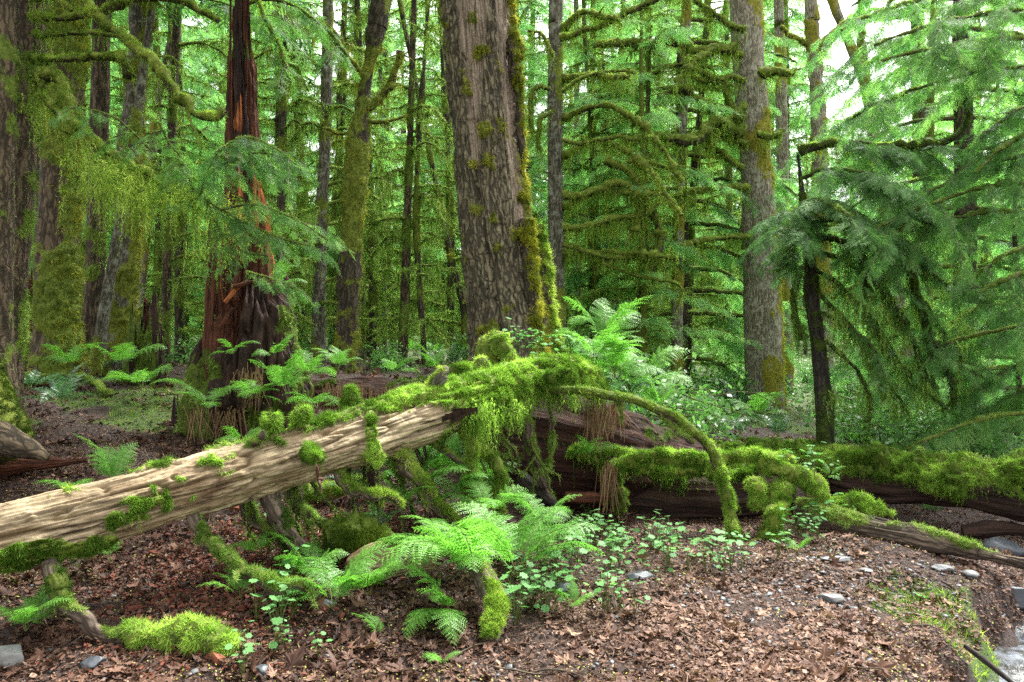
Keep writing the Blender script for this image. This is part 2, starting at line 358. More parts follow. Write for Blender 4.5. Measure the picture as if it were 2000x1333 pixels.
def ground_mat():
    m, nt, new, link = mat('forest_soil'); geo = new('ShaderNodeNewGeometry'); pos = geo.outputs['Position']
    a = tex_noise(new, link, pos, 38, 6, .75); b = tex_noise(new, link, pos, 3.0, 4); c = tex_noise(new, link, pos, 110, 3, .7)
    col = ramp(new, link, a, [(.3, (.012, .007, .005)), (.5, (.06, .03, .02)), (.68, (.17, .09, .06)), (.8, (.26, .17, .12))])
    col = mixc(new, link, ramp(new, link, b, [(.35, (0, 0, 0)), (.7, (.6, .6, .6))]), col, (.035, .02, .014))
    mf = math_n(new, link, 'ADD', attr(new, 'moss'), math_n(new, link, 'MULTIPLY', math_n(new, link, 'SUBTRACT', c, .5), .8))
    col = mixc(new, link, ramp(new, link, mf, [(.4, (0, 0, 0)), (.6, (1, 1, 1))]), col, ramp(new, link, a, [(.3, (.025, .05, .008)), (.7, (.12, .2, .02))]))
    bp = new('ShaderNodeBump'); bp.inputs['Strength'].default_value = 1; bp.inputs['Distance'].default_value = .03; link(math_n(new, link, 'ADD', a, c), bp.inputs['Height'])
    p = new('ShaderNodeBsdfPrincipled'); p.inputs['Roughness'].default_value = .7; link(col, p.inputs['Base Color']); link(bp.outputs[0], p.inputs['Normal'])
    o = new('ShaderNodeOutputMaterial'); link(p.outputs[0], o.inputs[0]); return m
M['ground'] = ground_mat()
def stone_mat():
    m, nt, new, link = mat('slate_stone'); tc = new('ShaderNodeTexCoord'); v = tc.outputs['Object']
    a = tex_noise(new, link, v, 18, 5, .6); oi = new('ShaderNodeObjectInfo')
    col = ramp(new, link, math_n(new, link, 'ADD', math_n(new, link, 'MULTIPLY', a, .6), math_n(new, link, 'MULTIPLY', attr(new, 'tint'), .5)), [(.2, (.03, .035, .045)), (.5, (.07, .08, .09)), (.85, (.19, .19, .18))])
    bp = new('ShaderNodeBump'); bp.inputs['Strength'].default_value = .6; bp.inputs['Distance'].default_value = .01; link(a, bp.inputs['Height'])
    p = new('ShaderNodeBsdfPrincipled'); p.inputs['Roughness'].default_value = .5; link(col, p.inputs['Base Color']); link(bp.outputs[0], p.inputs['Normal'])
    o = new('ShaderNodeOutputMaterial'); link(p.outputs[0], o.inputs[0]); return m
M['stone'] = stone_mat()
def water_mat():
    m, nt, new, link = mat('stream_water'); geo = new('ShaderNodeNewGeometry'); pos = geo.outputs['Position']
    v = mapping(new, link, pos, (3.2, 1.3, 3)); rot = v.node; rot.inputs['Rotation'].default_value = (0, 0, .6)
    a = tex_noise(new, link, v, 1.6, 5, .6); b = tex_noise(new, link, v, 7, 4, .6)
    f = ramp(new, link, math_n(new, link, 'ADD', math_n(new, link, 'MULTIPLY', a, .7), math_n(new, link, 'MULTIPLY', b, .3)), [(.48, (0, 0, 0)), (.66, (.85, .85, .85))])
    p = new('ShaderNodeBsdfPrincipled'); p.inputs['Roughness'].default_value = .35; p.inputs['Base Color'].default_value = (.02, .02, .018, 1)
    q = new('ShaderNodeBsdfPrincipled'); q.inputs['Roughness'].default_value = .6; q.inputs['Base Color'].default_value = (.22, .25, .3, 1)
    bp = new('ShaderNodeBump'); bp.inputs['Strength'].default_value = .5; bp.inputs['Distance'].default_value = .04; link(b, bp.inputs['Height']); link(bp.outputs[0], p.inputs['Normal']); link(bp.outputs[0], q.inputs['Normal'])
    ms = new('ShaderNodeMixShader'); link(f, ms.inputs[0]); link(p.outputs[0], ms.inputs[1]); link(q.outputs[0], ms.inputs[2])
    o = new('ShaderNodeOutputMaterial'); link(ms.outputs[0], o.inputs[0]); return m
M['water'] = water_mat()

# ------------------------------------------------------------------ ground
CP = [  # (px, py, Y) seen on the photograph, turned into points of the terrain
 (0,1333,3.4),(500,1333,3.4),(1000,1333,3.38),(1500,1333,3.35),(1720,1333,3.4),(250,1240,3.75),(700,1220,3.85),(1000,1215,3.95),
 (1250,1150,4.45),(1600,1100,5.0),(1450,1060,5.5),(1800,1080,5.2),(1900,1180,4.5),(700,1100,4.7),(900,1050,5.1),(1150,1060,5.5),(500,1060,4.8),(300,1040,5.0),(100,1100,4.4),
 (0,960,5.0),(200,930,5.4),(200,850,6.6),(60,840,6.4),(0,800,7),(100,745,8.5),(300,735,9.5),(420,880,6.6),(560,850,6.9),(450,760,8.6),(650,800,7.8),(650,735,9.3),(820,735,9.6),
 (900,1000,5.9),(820,930,6.4),(1000,1010,6.1),(1120,1040,6.0),(1230,1052,5.9),(1380,1050,5.95),(1000,760,8.8),(1200,800,9.0),(1300,900,7.8),(1400,860,9),(1600,885,9.5),(1800,900,8.8),(1990,930,8),(1950,1080,6.4),(1820,1045,6.7),(2150,1085,6.2),(1700,1020,6.0),(2300,1000,8),(1490,805,12.5),(1200,760,12),(1900,850,11.5),
 (750,700,14),(300,700,14),(-300,730,10),(-300,900,6),(-300,1100,4.2)]
cp = PP(CP); far = []
for x, y, z in ((-30, 30, 1.2), (0, 26, .9), (25, 28, .3), (-60, 70, 1.6), (0, 70, 1.4), (60, 70, 1.2), (-90, -20, .5), (90, -20, .3), (0, -30, .1), (-12, 18, 1.2), (14, 18, .1), (0, 0, .02), (3, 0, -.1), (4.2, 4.3, -.05), (5.4, 5.4, -.1), (-5, 0, .2), (-14, 6, 1.0), (10, 7, -.1), (-90, 150, 2), (90, 150, 2), (0, 150, 2)): far.append((x, y, z))
cp = np.vstack([cp, far])
def _tps(r2): return .5*r2*np.log(np.maximum(r2, 1e-12))
_A = _tps(((cp[:, None, :2]-cp[None, :, :2])**2).sum(-1))+np.eye(len(cp))*.02
_Q = np.column_stack([np.ones(len(cp)), cp[:, :2]]); _K = np.block([[_A, _Q], [_Q.T, np.zeros((3, 3))]])
_w = np.linalg.solve(_K, np.concatenate([cp[:, 2], np.zeros(3)]))
STREAM = np.array([(1.6, 1.5), (2.15, 2.8), (2.72, 3.7), (3.18, 4.2), (3.75, 4.75), (4.2, 5.4), (4.9, 6.3), (7, 8.2)])
def stream_d(x, y):
    d = np.full(np.shape(x), 1e9)
    for a, b in zip(STREAM[:-1], STREAM[1:]):
        ab = b-a; t = np.clip(((x-a[0])*ab[0]+(y-a[1])*ab[1])/(ab@ab), 0, 1)
        d = np.minimum(d, np.hypot(x-a[0]-ab[0]*t, y-a[1]-ab[1]*t))
    return d
def ground_z(x, y):
    x = np.asarray(x, float); y = np.asarray(y, float); sh = x.shape; x = x.ravel(); y = y.ravel(); z = np.zeros(len(x))
    for i in range(0, len(x), 20000):
        xx, yy = x[i:i+20000], y[i:i+20000]; r2 = (xx[:, None]-cp[:, 0])**2+(yy[:, None]-cp[:, 1])**2
        z[i:i+20000] = _tps(r2)@_w[:-3]+_w[-3]+_w[-2]*xx+_w[-1]*yy
    z = np.clip(z, -.5, 3.0)
    q = np.column_stack([x, y, np.zeros(len(x))])
    z += (fbm(q*1.3, 3)-.5)*.12*sm(2, 8, y)+(fbm(q*5, 3)-.5)*.06+(fbm(q*22, 2)-.5)*.018
    d = stream_d(x, y)+(fbm(q*4+9, 2)-.5)*.18
    z = z*sm(.3, .75, d)+(-.52+.1*noise(q*6))*(1-sm(.3, .75, d))
    return z.reshape(sh)
def gz(x, y): return float(ground_z(np.array([x]), np.array([y]))[0])
def on_ground(px, Y):
    x = (px-1000)/F_PX*Y; return np.array([x, Y, gz(x, Y)])
def ax(c, lo, hi, d, gr, far):
    a = [0.]; s = d
    while a[-1] < far: s *= gr; a.append(a[-1]+s)
    a = np.array(a[1:]); mid = np.arange(lo, hi+d/2, d); return np.concatenate([(lo-a)[::-1], mid, mid[-1]+a])
xs = ax(0, -3.4, 3.6, .03, 1.09, 130); ys = ax(0, 2.6, 8.2, .028, 1.06, 180); ys = ys[ys > -40]
GX, GY = np.meshgrid(xs, ys); GZ = ground_z(GX, GY)
def gmoss(x, y):
    q = np.stack([x, y, np.zeros_like(x)], -1); m = sm(.5, .68, fbm(q*1.7+3, 3))*.75*sm(4.5, 7.5, y)
    pm = P(1830, 1210, 0)  # mossy bank beside the stream
    m = np.maximum(m, sm(.55, .2, np.hypot((x-2.35)*1.0, (y-4.35)*.8)+.4*(fbm(q*9, 3)-.4)))
    return np.maximum(m, .65*sm(7, 14, y))
g = Geo(); n1, n2 = GX.shape; ii = np.arange(n1-1)[:, None]*n2; jj = np.arange(n2-1)[None]
g.add(np.stack([GX, GY, GZ], -1), np.stack([ii+jj, ii+jj+1, ii+n2+jj+1, ii+n2+jj], -1).reshape(-1, 4), 0, None, gmoss(GX, GY))
tag(build('ground', g, M['ground']), 'leaf strewn forest floor rising to a bank at the left', None, None, 'structure')
# stream water
c = spline(np.column_stack([STREAM, np.full(len(STREAM), -.3)]), 160); T = unit(np.gradient(c, axis=0)); S = np.stack([T[:, 1], -T[:, 0], T[:, 2]*0], -1)
u = np.linspace(-.62, .62, 40); V = c[:, None]+S[:, None]*u[None, :, None]; V[..., 2] += (fbm(V*np.array([5, 3, 1]), 3)-.5)*.13
i_ = np.arange(159)[:, None]*40; j_ = np.arange(39)[None]
g = Geo(); g.add(V, np.stack([i_+j_, i_+j_+1, i_+40+j_+1, i_+40+j_], -1).reshape(-1, 4))
tag(build('stream_water', g, M['water']), 'white rushing stream water in the corner', None, None, 'structure')

# ------------------------------------------------------------------ limbs, trunks
def moss_fn(up=.6, bias=.0, sc=3., side=None, sidew=0., lo=.45, hi=.7):
    def f(lc, A, S, nor, pos):
        v = fbm(lc*sc+bias*17, 3)+.3*(fbm(lc*sc*4.3+5, 3)-.5)+up*nor[..., 2]*.5+bias
        if side is not None: v = v+sidew*(nor@np.asarray(side, float))
        return sm(lo, hi, v)
    return f
def furrow(amp=.012, fx=22, fz=2.5, lump=.0, fl=2.0):
    def f(lc, A, S, nor):
        a = np.abs(noise(lc*np.array([fx, fx, fz]))-.5)*2; b = np.abs(noise(lc*np.array([fx*2, fx*2, fz*3])+5)-.5)*2
        return amp*(a*.7+b*.3-.5)+lump*(fbm(lc*fl+3, 2)-.5)
    return f

def limb(pts, r0, r1, parent, mat_, mossmat, Y, moss=1.0, hangL=0., hangn=0, name='branch', nseg=8, n=None, thick=.0, seed=0, mossbias=.25, mossL=None, label=None, wob=.0, tipd=None, rads=None, rnd=False, forks=0, kink=.35):
    """a limb as its own mesh (wood plus its coat of moss)"""
    pts = np.asarray(pts, float); L = np.linalg.norm(np.diff(pts, axis=0), axis=1).sum(); n = n or int(np.clip(L/.03, 14, 90))
    rad = np.array(rads, float) if rads is not None else np.linspace(r0, r1, len(pts))
    if wob: pts = pts+rng.normal(size=pts.shape)*wob*(np.arange(len(pts)) > 0)[:, None]
    if rnd:
        pts = spline(np.column_stack([pts, rad]), n); rad = pts[:, 3]; pts = pts[:, :3]; d = np.concatenate([[0], np.cumsum(np.linalg.norm(np.diff(pts, axis=0), axis=1))]); e = np.clip((d[-1]-d)/(rad[-1]*1.4), 0, 1); rad = rad*np.sqrt(np.clip(1-(1-e)**2, .01, 1))
        if name in ('mossy_root', 'mossy_knob', 'mossy_leg', 'mossy_hump'): e = np.clip(d/(rad.max()*1.4), 0, 1); rad = rad*np.sqrt(np.clip(1-(1-e)**2, .01, 1))
    if not rnd and kink: q_ = spline(np.column_stack([pts, rad]), n); pts, rad = q_[:, :3], q_[:, 3]
    if kink and len(pts) > 8:
        d = np.concatenate([[0], np.cumsum(np.linalg.norm(np.diff(pts, axis=0), axis=1))])/max(L, .01); o_ = rng.uniform(0, 99); fq = 5+L*4
        w3 = np.stack([noise(np.stack([d*fq+o_+k*17, d*0, d*0], -1))-.5 for k in range(3)], -1)+.5*np.stack([noise(np.stack([d*fq*2.7+o_+k*31, d*0, d*0], -1))-.5 for k in range(3)], -1)
        pts = pts+w3*(max(r0, .008)*kink*3.2)*np.minimum(1, d*6)[:, None]; rad = rad*(.82+.4*noise(np.stack([d*fq*1.3+o_, d*0+3, d*0], -1)))
    t = tube(pts, rad, nseg, n, lambda lc, A, S, nor: (fbm(lc*np.array([16, 16, 9])+seed, 2)-.5)*max(r0, .01)*.55, mossf=moss_fn(.9, mossbias, 5), mossup=thick)
    g = t.g; w = max(.005, Y/797*.75); bl = mossL or max(.016, w*1.9)
    if moss > 0:
        k = int(min(9000, moss*L*(r0+r1+2*thick)/(w*w)*1.6)); q, nn, mm = sample_tube(t, k)
        moss_blades(g, q, nn, bl, w, .35, 1)
    if hangn:
        k = int(hangn*L); q, nn, mm = sample_tube(t, k, (t.moss+.2)*(t.nor[..., 2] < .5)); q[:, 2] -= 0
        hang(g, q, hangL, w*1.3, bl*1.3, 1)
    for j in range(int(forks)):
        i = rng.integers(int(len(t.c)*.25), len(t.c)-1); az = rng.uniform(0, 6.3); l = rng.uniform(.12, .4)*min(L, 1.6)*.6; e_ = rng.uniform(-.9, .8); dv = unit(t.T[i]*rng.uniform(.2, 1)+np.array([math.cos(az)*.8, math.sin(az)*.8, math.sin(e_)])*.8)
        s_ = np.linspace(0, 1, 8)[:, None]; q2 = t.c[i]+dv*l*s_-UPV*l*.35*s_**2+np.cumsum(rng.normal(size=(8, 3)), 0)*l*.03*(s_ > 0); t2 = tube(q2, np.linspace(max(t.r[i]*.35, .003), .002, 8), 6, 12, mossf=lambda lc, A, S, nor, pos: np.full(A.shape, .6), mossup=thick*.3); g.merge(t2.g, 0)
        k = int(min(500, moss*l*(.02+thick)/(w*w)*1.2)); qq, nn, mm = sample_tube(t2, k); moss_blades(g, qq, nn, bl*.8, w, .6, 1)
        if hangn: qq, nn, mm = sample_tube(t2, int(hangn*l*.8)); hang(g, qq, hangL*.7, w*1.2, bl*1.2, 1)
    o = build(name, g, [mat_, mossmat], parent)
    if label: o['label'] = label
    return o, t

def trunk(name, label, cat, px, Y, mat_, mossmat, nseg=28, n=160, up=0., bias=-.05, side=None, sidew=0., fur=(.01, 22, 2.5), mossn=2500, bl=.03, group=None, top=-900, base=None, thick=.015, lump=.0, roots=0, mosssc=3., tintf=None, hangn=0, hangL=.3, part='trunk'):
    """standing trunk along (px, py, halfwidth px) points from base up; extended above the frame. Returns thing, tube"""
    pts = [P(p[0], p[1], Y if np.isscalar(Y) else Y[i]) for i, p in enumerate(px)]; Ys = [Y if np.isscalar(Y) else Y[i] for i in range(len(px))]
    rad = [p[2]/F_PX*y for p, y in zip(px, Ys)]
    if top is not None and px[-1][1] > top:
        d = pts[-1]-pts[-2]; d = d/abs(d[2]); h = (px[-1][1]-top)/F_PX*Ys[-1]; pts.append(pts[-1]+d*h*.5); rad.append(rad[-1]*.85); pts.append(pts[-1]+d*h*.5); rad.append(rad[-2]*.6)
    b = pts[0].copy(); gzb = gz(b[0], b[1])
    if base is None and b[2] > gzb-.05: b2 = b+(b-pts[1])/abs((b-pts[1])[2])*(b[2]-gzb+.15); pts.insert(0, b2); rad.insert(0, rad[0]*1.12)
    loc = (pts[0][0], pts[0][1], gz(pts[0][0], pts[0][1]) if base is None else pts[0][2])
    th = thing(name, loc, label, cat, group)
    def disp(lc, A, S, nor):
        v = furrow(*fur, lump)(lc, A, S, nor)
        if roots: v = v+np.exp(-lc[..., 2]/.28)*rad[0]*.5*np.maximum(0, np.cos(A*roots+1.3))
        return v
    t = tube(np.array(pts), np.array(rad), nseg, n, disp, mossf=moss_fn(up, bias, mosssc, side, sidew), mossup=thick)
    g = Geo(); g.add(t.V, t.F, 0, t.lc, t.moss, tintf(t) if tintf else 0*t.moss); build(part, g, mat_, th)
    if mossn:
        mg = Geo(); w = max(.005, np.mean(Ys)/797*.7); q, nn, mm = sample_tube(t, mossn); moss_blades(mg, q, nn, bl, w, .6)
        if hangn: q, nn, mm = sample_tube(t, hangn); hang(mg, q, hangL, w*1.2, bl*1.2)
        if mg.n: build('moss', mg, mossmat, th)
    return th, t

# ------------------------------------------------------------------ the big leaning trunk in the middle
px = [(1005, 700, 92), (992, 620, 82), (981, 550, 76), (968, 450, 71), (957, 350, 68), (948, 250, 66), (940, 150, 67), (933, 50, 68), (929, -60, 68), (925, -300, 66), (918, -800, 60)]
YB = 7.6; pts = PP([p[:2] for p in px], YB); rad = np.array([p[2]/F_PX*YB for p in px])
pts = np.vstack([pts[0]+(pts[0]-pts[1])*1.2, pts]); rad = np.concatenate([[rad[0]*1.2], rad])
pts[0][2] = min(pts[0][2], gz(pts[0][0], pts[0][1])-.1)
big = thing('conifer_tree', (pts[0][0], pts[0][1], gz(pts[0][0], pts[0][1])), 'massive furrowed grey trunk leaning left with bare wood strips, behind the fallen log', 'tree')
def bigdisp(lc, A, S, nor):
    w = lc+np.stack([noise(lc*3)*.03]*3, -1)
    a = 1-np.abs(noise(w*np.array([30, 30, 2.6]))-.5)*2; b = 1-np.abs(noise(w*np.array([62, 62, 8])+5)-.5)*2
    return -.032*a**3-.012*b**2+.06*(fbm(lc*2.2, 2)-.5)+.008*noise(lc*40)
tb = tube(pts, rad, 260, 620, bigdisp, mossf=lambda lc, A, S, nor, pos: np.zeros(A.shape))
pyv = HY-(tb.V[..., 2]-CAMZ)/tb.V[..., 1]*F_PX; cpx = 1000+tb.c[:, 0]/tb.c[:, 1]*F_PX; rpx = tb.r/YB*F_PX
xr = ((1000+tb.V[..., 0]/tb.V[..., 1]*F_PX)-cpx[:, None])/rpx[:, None]; front = tb.nor[..., 1] < .25
wob = (fbm(tb.lc*np.array([12, 12, 2.]), 2)-.5)*.25
def strip(c, hw): return sm(hw+.04, hw-.04, np.abs(xr+wob*.5-c))*front
s1 = strip(np.interp(pyv, [-900, 0, 150, 300], [0, -.02, -.25, -.38]), np.interp(pyv, [-900, 0, 150, 320, 330], [.4, .4, .22, .07, -1]))
s2 = strip(np.interp(pyv, [-900, 0, 210, 420, 500], [.7, .76, .76, .72, .7]), np.interp(pyv, [0, 420, 500, 510], [.19, .15, .02, -1]))
s3 = strip(np.interp(pyv, [0, 100], [-.52, -.48]), np.interp(pyv, [-900, 0, 100, 130], [.1, .08, .03, -1]))
bare = np.clip(s1+s2+s3, 0, 1); dark = strip(np.interp(pyv, [0, 330, 690], [-.3, -.4, -.15]), np.interp(pyv, [0, 330, 690], [.05, .05, .07]))*(1-bare)
tb.V = tb.V-tb.nor*(bare*.035+dark*.05)[..., None]
v1 = fbm(tb.lc*np.array([7, 7, 3]), 3)
mo = sm(.68, .77, v1*.75+.35*sm(.5, 1, xr)*front+.2*sm(.55, -.2, np.abs(xr-.55)*2.5+wob)*sm(150, 300, pyv)+.28*sm(-.72, -1, xr)*sm(600, 300, pyv)+.12*sm(120, -50, pyv)*sm(-.3, -.7, xr))*(1-bare*.7)
mo = np.maximum(mo, sm(.5, .62, fbm(tb.lc*6+3, 3)*.8+.38*sm(.62, .9, xr)*front*sm(480, 560, pyv)))
tb.moss = mo; tb.V += tb.nor*(mo*.018*(.5+noise(tb.lc*25)))[..., None]
g = Geo(); g.add(tb.V, tb.F, 0, tb.lc, mo*.9, bare); build('trunk', g, M['bark_big'], big)
q, nn, mm = sample_tube(tb, 26000, mo*np.maximum(0, .3-tb.nor[..., 1])); mg = Geo(); moss_blades(mg, q, nn, .026, .007, .7); build('moss', mg, M['moss_yellow'], big)
# mossy flanges that climb the right side of the trunk
for nm, pl, mt in (('buttress', [(1082, 705, 26, 7.5), (1070, 640, 22, 7.5), (1062, 580, 17, 7.5), (1055, 500, 13, 7.5), (1047, 440, 8, 7.5)], 'moss_log'),
               ('buttress', [(1045, 700, 18, 7.3), (1040, 600, 16, 7.3), (1030, 520, 14, 7.3), (1025, 430, 9, 7.35)], 'moss_yellow'),
               ('buttress', [(1022, 400, 7, 7.5), (1019, 300, 9, 7.5), (1010, 200, 8, 7.5), (1003, 100, 9, 7.5), (999, 0, 10, 7.5), (995, -120, 10, 7.5)], 'moss_yellow')):
    t = tube(np.array([P(a, b, y) for a, b, r, y in pl]), np.array([r/F_PX*7.5 for a, b, r, y in pl]), 40, 120, furrow(.03, 14, 4, .08, 4), mossf=moss_fn(.1, .12, 4, (1, -.3, 0), .15), mossup=.03)
    w = t.moss; q, nn, mm = sample_tube(t, 9000, w*np.maximum(0, .4-t.nor[..., 1])+.001); moss_blades(t.g, q, nn, .035, .008, .8, 1); build(nm, t.g, [M['bark_mossy'], M[mt]], big)

# ------------------------------------------------------------------ other trunks that can be told apart
def add_limbs(th, Y, lst, mat_='bark_mossy', mossmat='moss_olive', **kw):
    for e in lst:
        r0, r1, pl = e[0], e[1], e[2]; k = dict(moss=1., hangL=.25, hangn=60, thick=.01, forks=7); k.update(kw)
        if len(e) > 3: k.update(e[3])
        pp = PP([(p[0], p[1], p[2] if len(p) > 2 else Y) for p in pl]); Ym = np.mean(pp[:, 1])
        limb(pp, r0/F_PX*Ym, r1/F_PX*Ym, th, M[mat_], M[mossmat], Ym, **k)

th, _ = trunk('maple_tree', 'pale grey barked trunk edged with yellow moss, right of the middle', 'tree', [(1496, 812, 38), (1493, 740, 37), (1488, 600, 36), (1486, 500, 34), (1480, 380, 31), (1473, 280, 30), (1466, 180, 30), (1460, 90, 31), (1456, 0, 31)], 12.5, M['bark_pale'], M['moss_yellow'], 60, 260, 0, -.06, (1, .1, 0), .15, (.014, 26, 3), 16000, .045, mosssc=2.4, lump=.05)
add_limbs(th, 12.0, [
 (8, 5, [(1452, 236), (1425, 215), (1395, 213), (1360, 195), (1330, 178), (1290, 188)]),
 (13, 6, [(1452, 262), (1425, 250), (1400, 240, 11.6), (1370, 262, 11.4), (1335, 275, 11.3), (1290, 270, 11.2), (1225, 275, 11.2)], dict(thick=.03)),
 (8, 5, [(1440, 95), (1400, 100), (1355, 98), (1310, 82), (1270, 88), (1230, 84), (1160, 86)], dict(thick=.05)),
 (6, 3, [(1455, 60), (1430, 50), (1395, 28), (1360, 2), (1330, -40)]),
 (7, 5, [(1490, 150), (1515, 140), (1540, 143), (1553, 138)], dict(thick=.05)),
 (5, 3, [(1445, 235), (1420, 190), (1415, 160), (1385, 150), (1340, 128), (1310, 130), (1265, 150)], dict(thick=.03)),
 (6, 4, [(1450, 330), (1410, 300), (1370, 275)]), (6, 3, [(1480, 265), (1510, 270), (1530, 255)]),
 (5, 3, [(1455, 160), (1420, 150), (1380, 160), (1345, 150)]),
], 'bark_mossy', 'moss_log', hangn=110, hangL=.3, thick=.02)
th, _ = trunk('conifer_tree', 'slim grey brown straight trunk just right of the massive leaning trunk', 'tree', [(1090, 680, 17), (1088, 600, 16), (1085, 400, 15), (1084, 200, 15), (1085, 60, 14), (1086, 0, 14)], 11, M['bark_grey'], M['moss_olive'], 30, 160, 0, -.12, (1, 0, 0), .1, (.008, 26, 3), 4000)
add_limbs(th, 10.6, [
 (4, 5, [(1095, 78), (1130, 65), (1180, 50), (1230, 22), (1265, 8), (1300, -8), (1370, -40)], dict(thick=.03)),
 (5, 8, [(1100, 388), (1150, 380), (1185, 366), (1215, 362), (1240, 378), (1250, 410), (1244, 450)], dict(thick=.05, hangL=.35, hangn=200)),
 (5, 7, [(1180, 318), (1215, 328), (1240, 350), (1262, 400), (1284, 440), (1288, 490), (1272, 530)], dict(thick=.05)),
 (4, 6, [(1100, 450), (1150, 442), (1190, 430), (1235, 424), (1262, 420)], dict(thick=.04, hangL=.4, hangn=200)),
 (4, 4, [(1100, 480), (1140, 490), (1175, 502), (1220, 505), (1260, 500)], dict(thick=.02)),
 (3, 2, [(1175, 515), (1230, 535), (1290, 548), (1330, 560), (1320, 600)], dict(hangn=20)),
 (4, 3, [(1098, 275), (1140, 280), (1190, 270), (1250, 272)]), (3, 3, [(1098, 180), (1140, 150), (1190, 140), (1240, 142)]),
 (3, 3, [(1225, 318), (1270, 320), (1310, 330)], dict(thick=.03)), (4, 3, [(1240, 372), (1280, 375), (1320, 366)], dict(thick=.03)),
 (4, 3, [(1075, 175), (1050, 170), (1035, 200), (1040, 260)]), (4, 3, [(1078, 220), (1055, 235), (1050, 290)]), (3, 2, [(1080, 110), (1060, 70), (1030, 60)]),
], 'bark_mossy', 'moss_log', hangn=110, hangL=.3)
L = []
for k in range(11):
    left = k % 2 == 0; y0 = 60+k*44+rng.normal()*10
    if left: x0, d = 1098, 1; Yb = 11
    else: x0, d = np.interp(y0, [0, 500], [1445, 1470]), -1; Yb = 12.2
    ln = rng.uniform(70, 240); ar = rng.uniform(-45, 25); dr = rng.uniform(-30, 130); L.append((4.5, 2.5, [(x0, y0, Yb), (x0+d*ln*.35, y0+ar, Yb-.2), (x0+d*ln*.7, y0+ar*.6+dr*.3, Yb-.5), (x0+d*ln, y0+dr, Yb-.7)], dict(thick=.035, hangL=.34, hangn=75, forks=7, mossbias=.35)))
add_limbs(th, 11.4, L, 'bark_mossy', 'moss_log')
th, _ = trunk('maple_tree', 'slender trunk thick with golden green moss, left of the massive leaning trunk', 'tree', [(678, 700, 24), (679, 600, 24), (684, 480, 21), (692, 380, 18), (700, 280, 16), (708, 200, 17), (722, 120, 15), (735, 60, 14), (744, 0, 14)], 10, M['bark_mossy'], M['moss_yellow'], 40, 220, .1, .12, None, 0, (.012, 22, 4), 20000, .035, thick=.025, lump=.1, mosssc=3.5)
add_limbs(th, 10, [(9, 5, [(706, 215), (730, 205), (752, 180), (770, 145), (785, 100)]), (4, 2, [(700, 235), (740, 240), (775, 232), (790, 225)]), (3, 2, [(690, 262), (660, 260), (630, 250)]), (4, 2, [(715, 150), (680, 110), (650, 60), (600, 30), (540, 0)], dict(hangL=.4, hangn=150))], mossmat='moss_yellow')
th, _ = trunk('conifer_tree', 'slim grey trunk with dead limbs, between the red snag and the golden mossed trunk', 'tree', [(622, 700, 15), (624, 560, 13), (629, 400, 12), (635, 280, 11), (639, 120, 11), (641, 0, 10)], 11, M['bark_grey'], M['moss_olive'], 26, 140, 0, -.05, None, 0, (.007, 26, 4), 5000)
L = []
for py in list(range(60, 640, 38)):
    sgn = rng.choice([-1, 1]); d = rng.uniform(60, 130); b = rng.uniform(-10, 60); x0 = np.interp(py, [0, 400, 700], [641, 629, 622])
    L.append((3.2, 1.2, [(x0, py), (x0+sgn*d*.5, py-rng.uniform(0, 25)+b*.3, 11+rng.uniform(-.6, .6)), (x0+sgn*d, py+b, 11+rng.uniform(-1.2, 1.2))], dict(hangL=.25, hangn=70)))
add_limbs(th, 11, L)
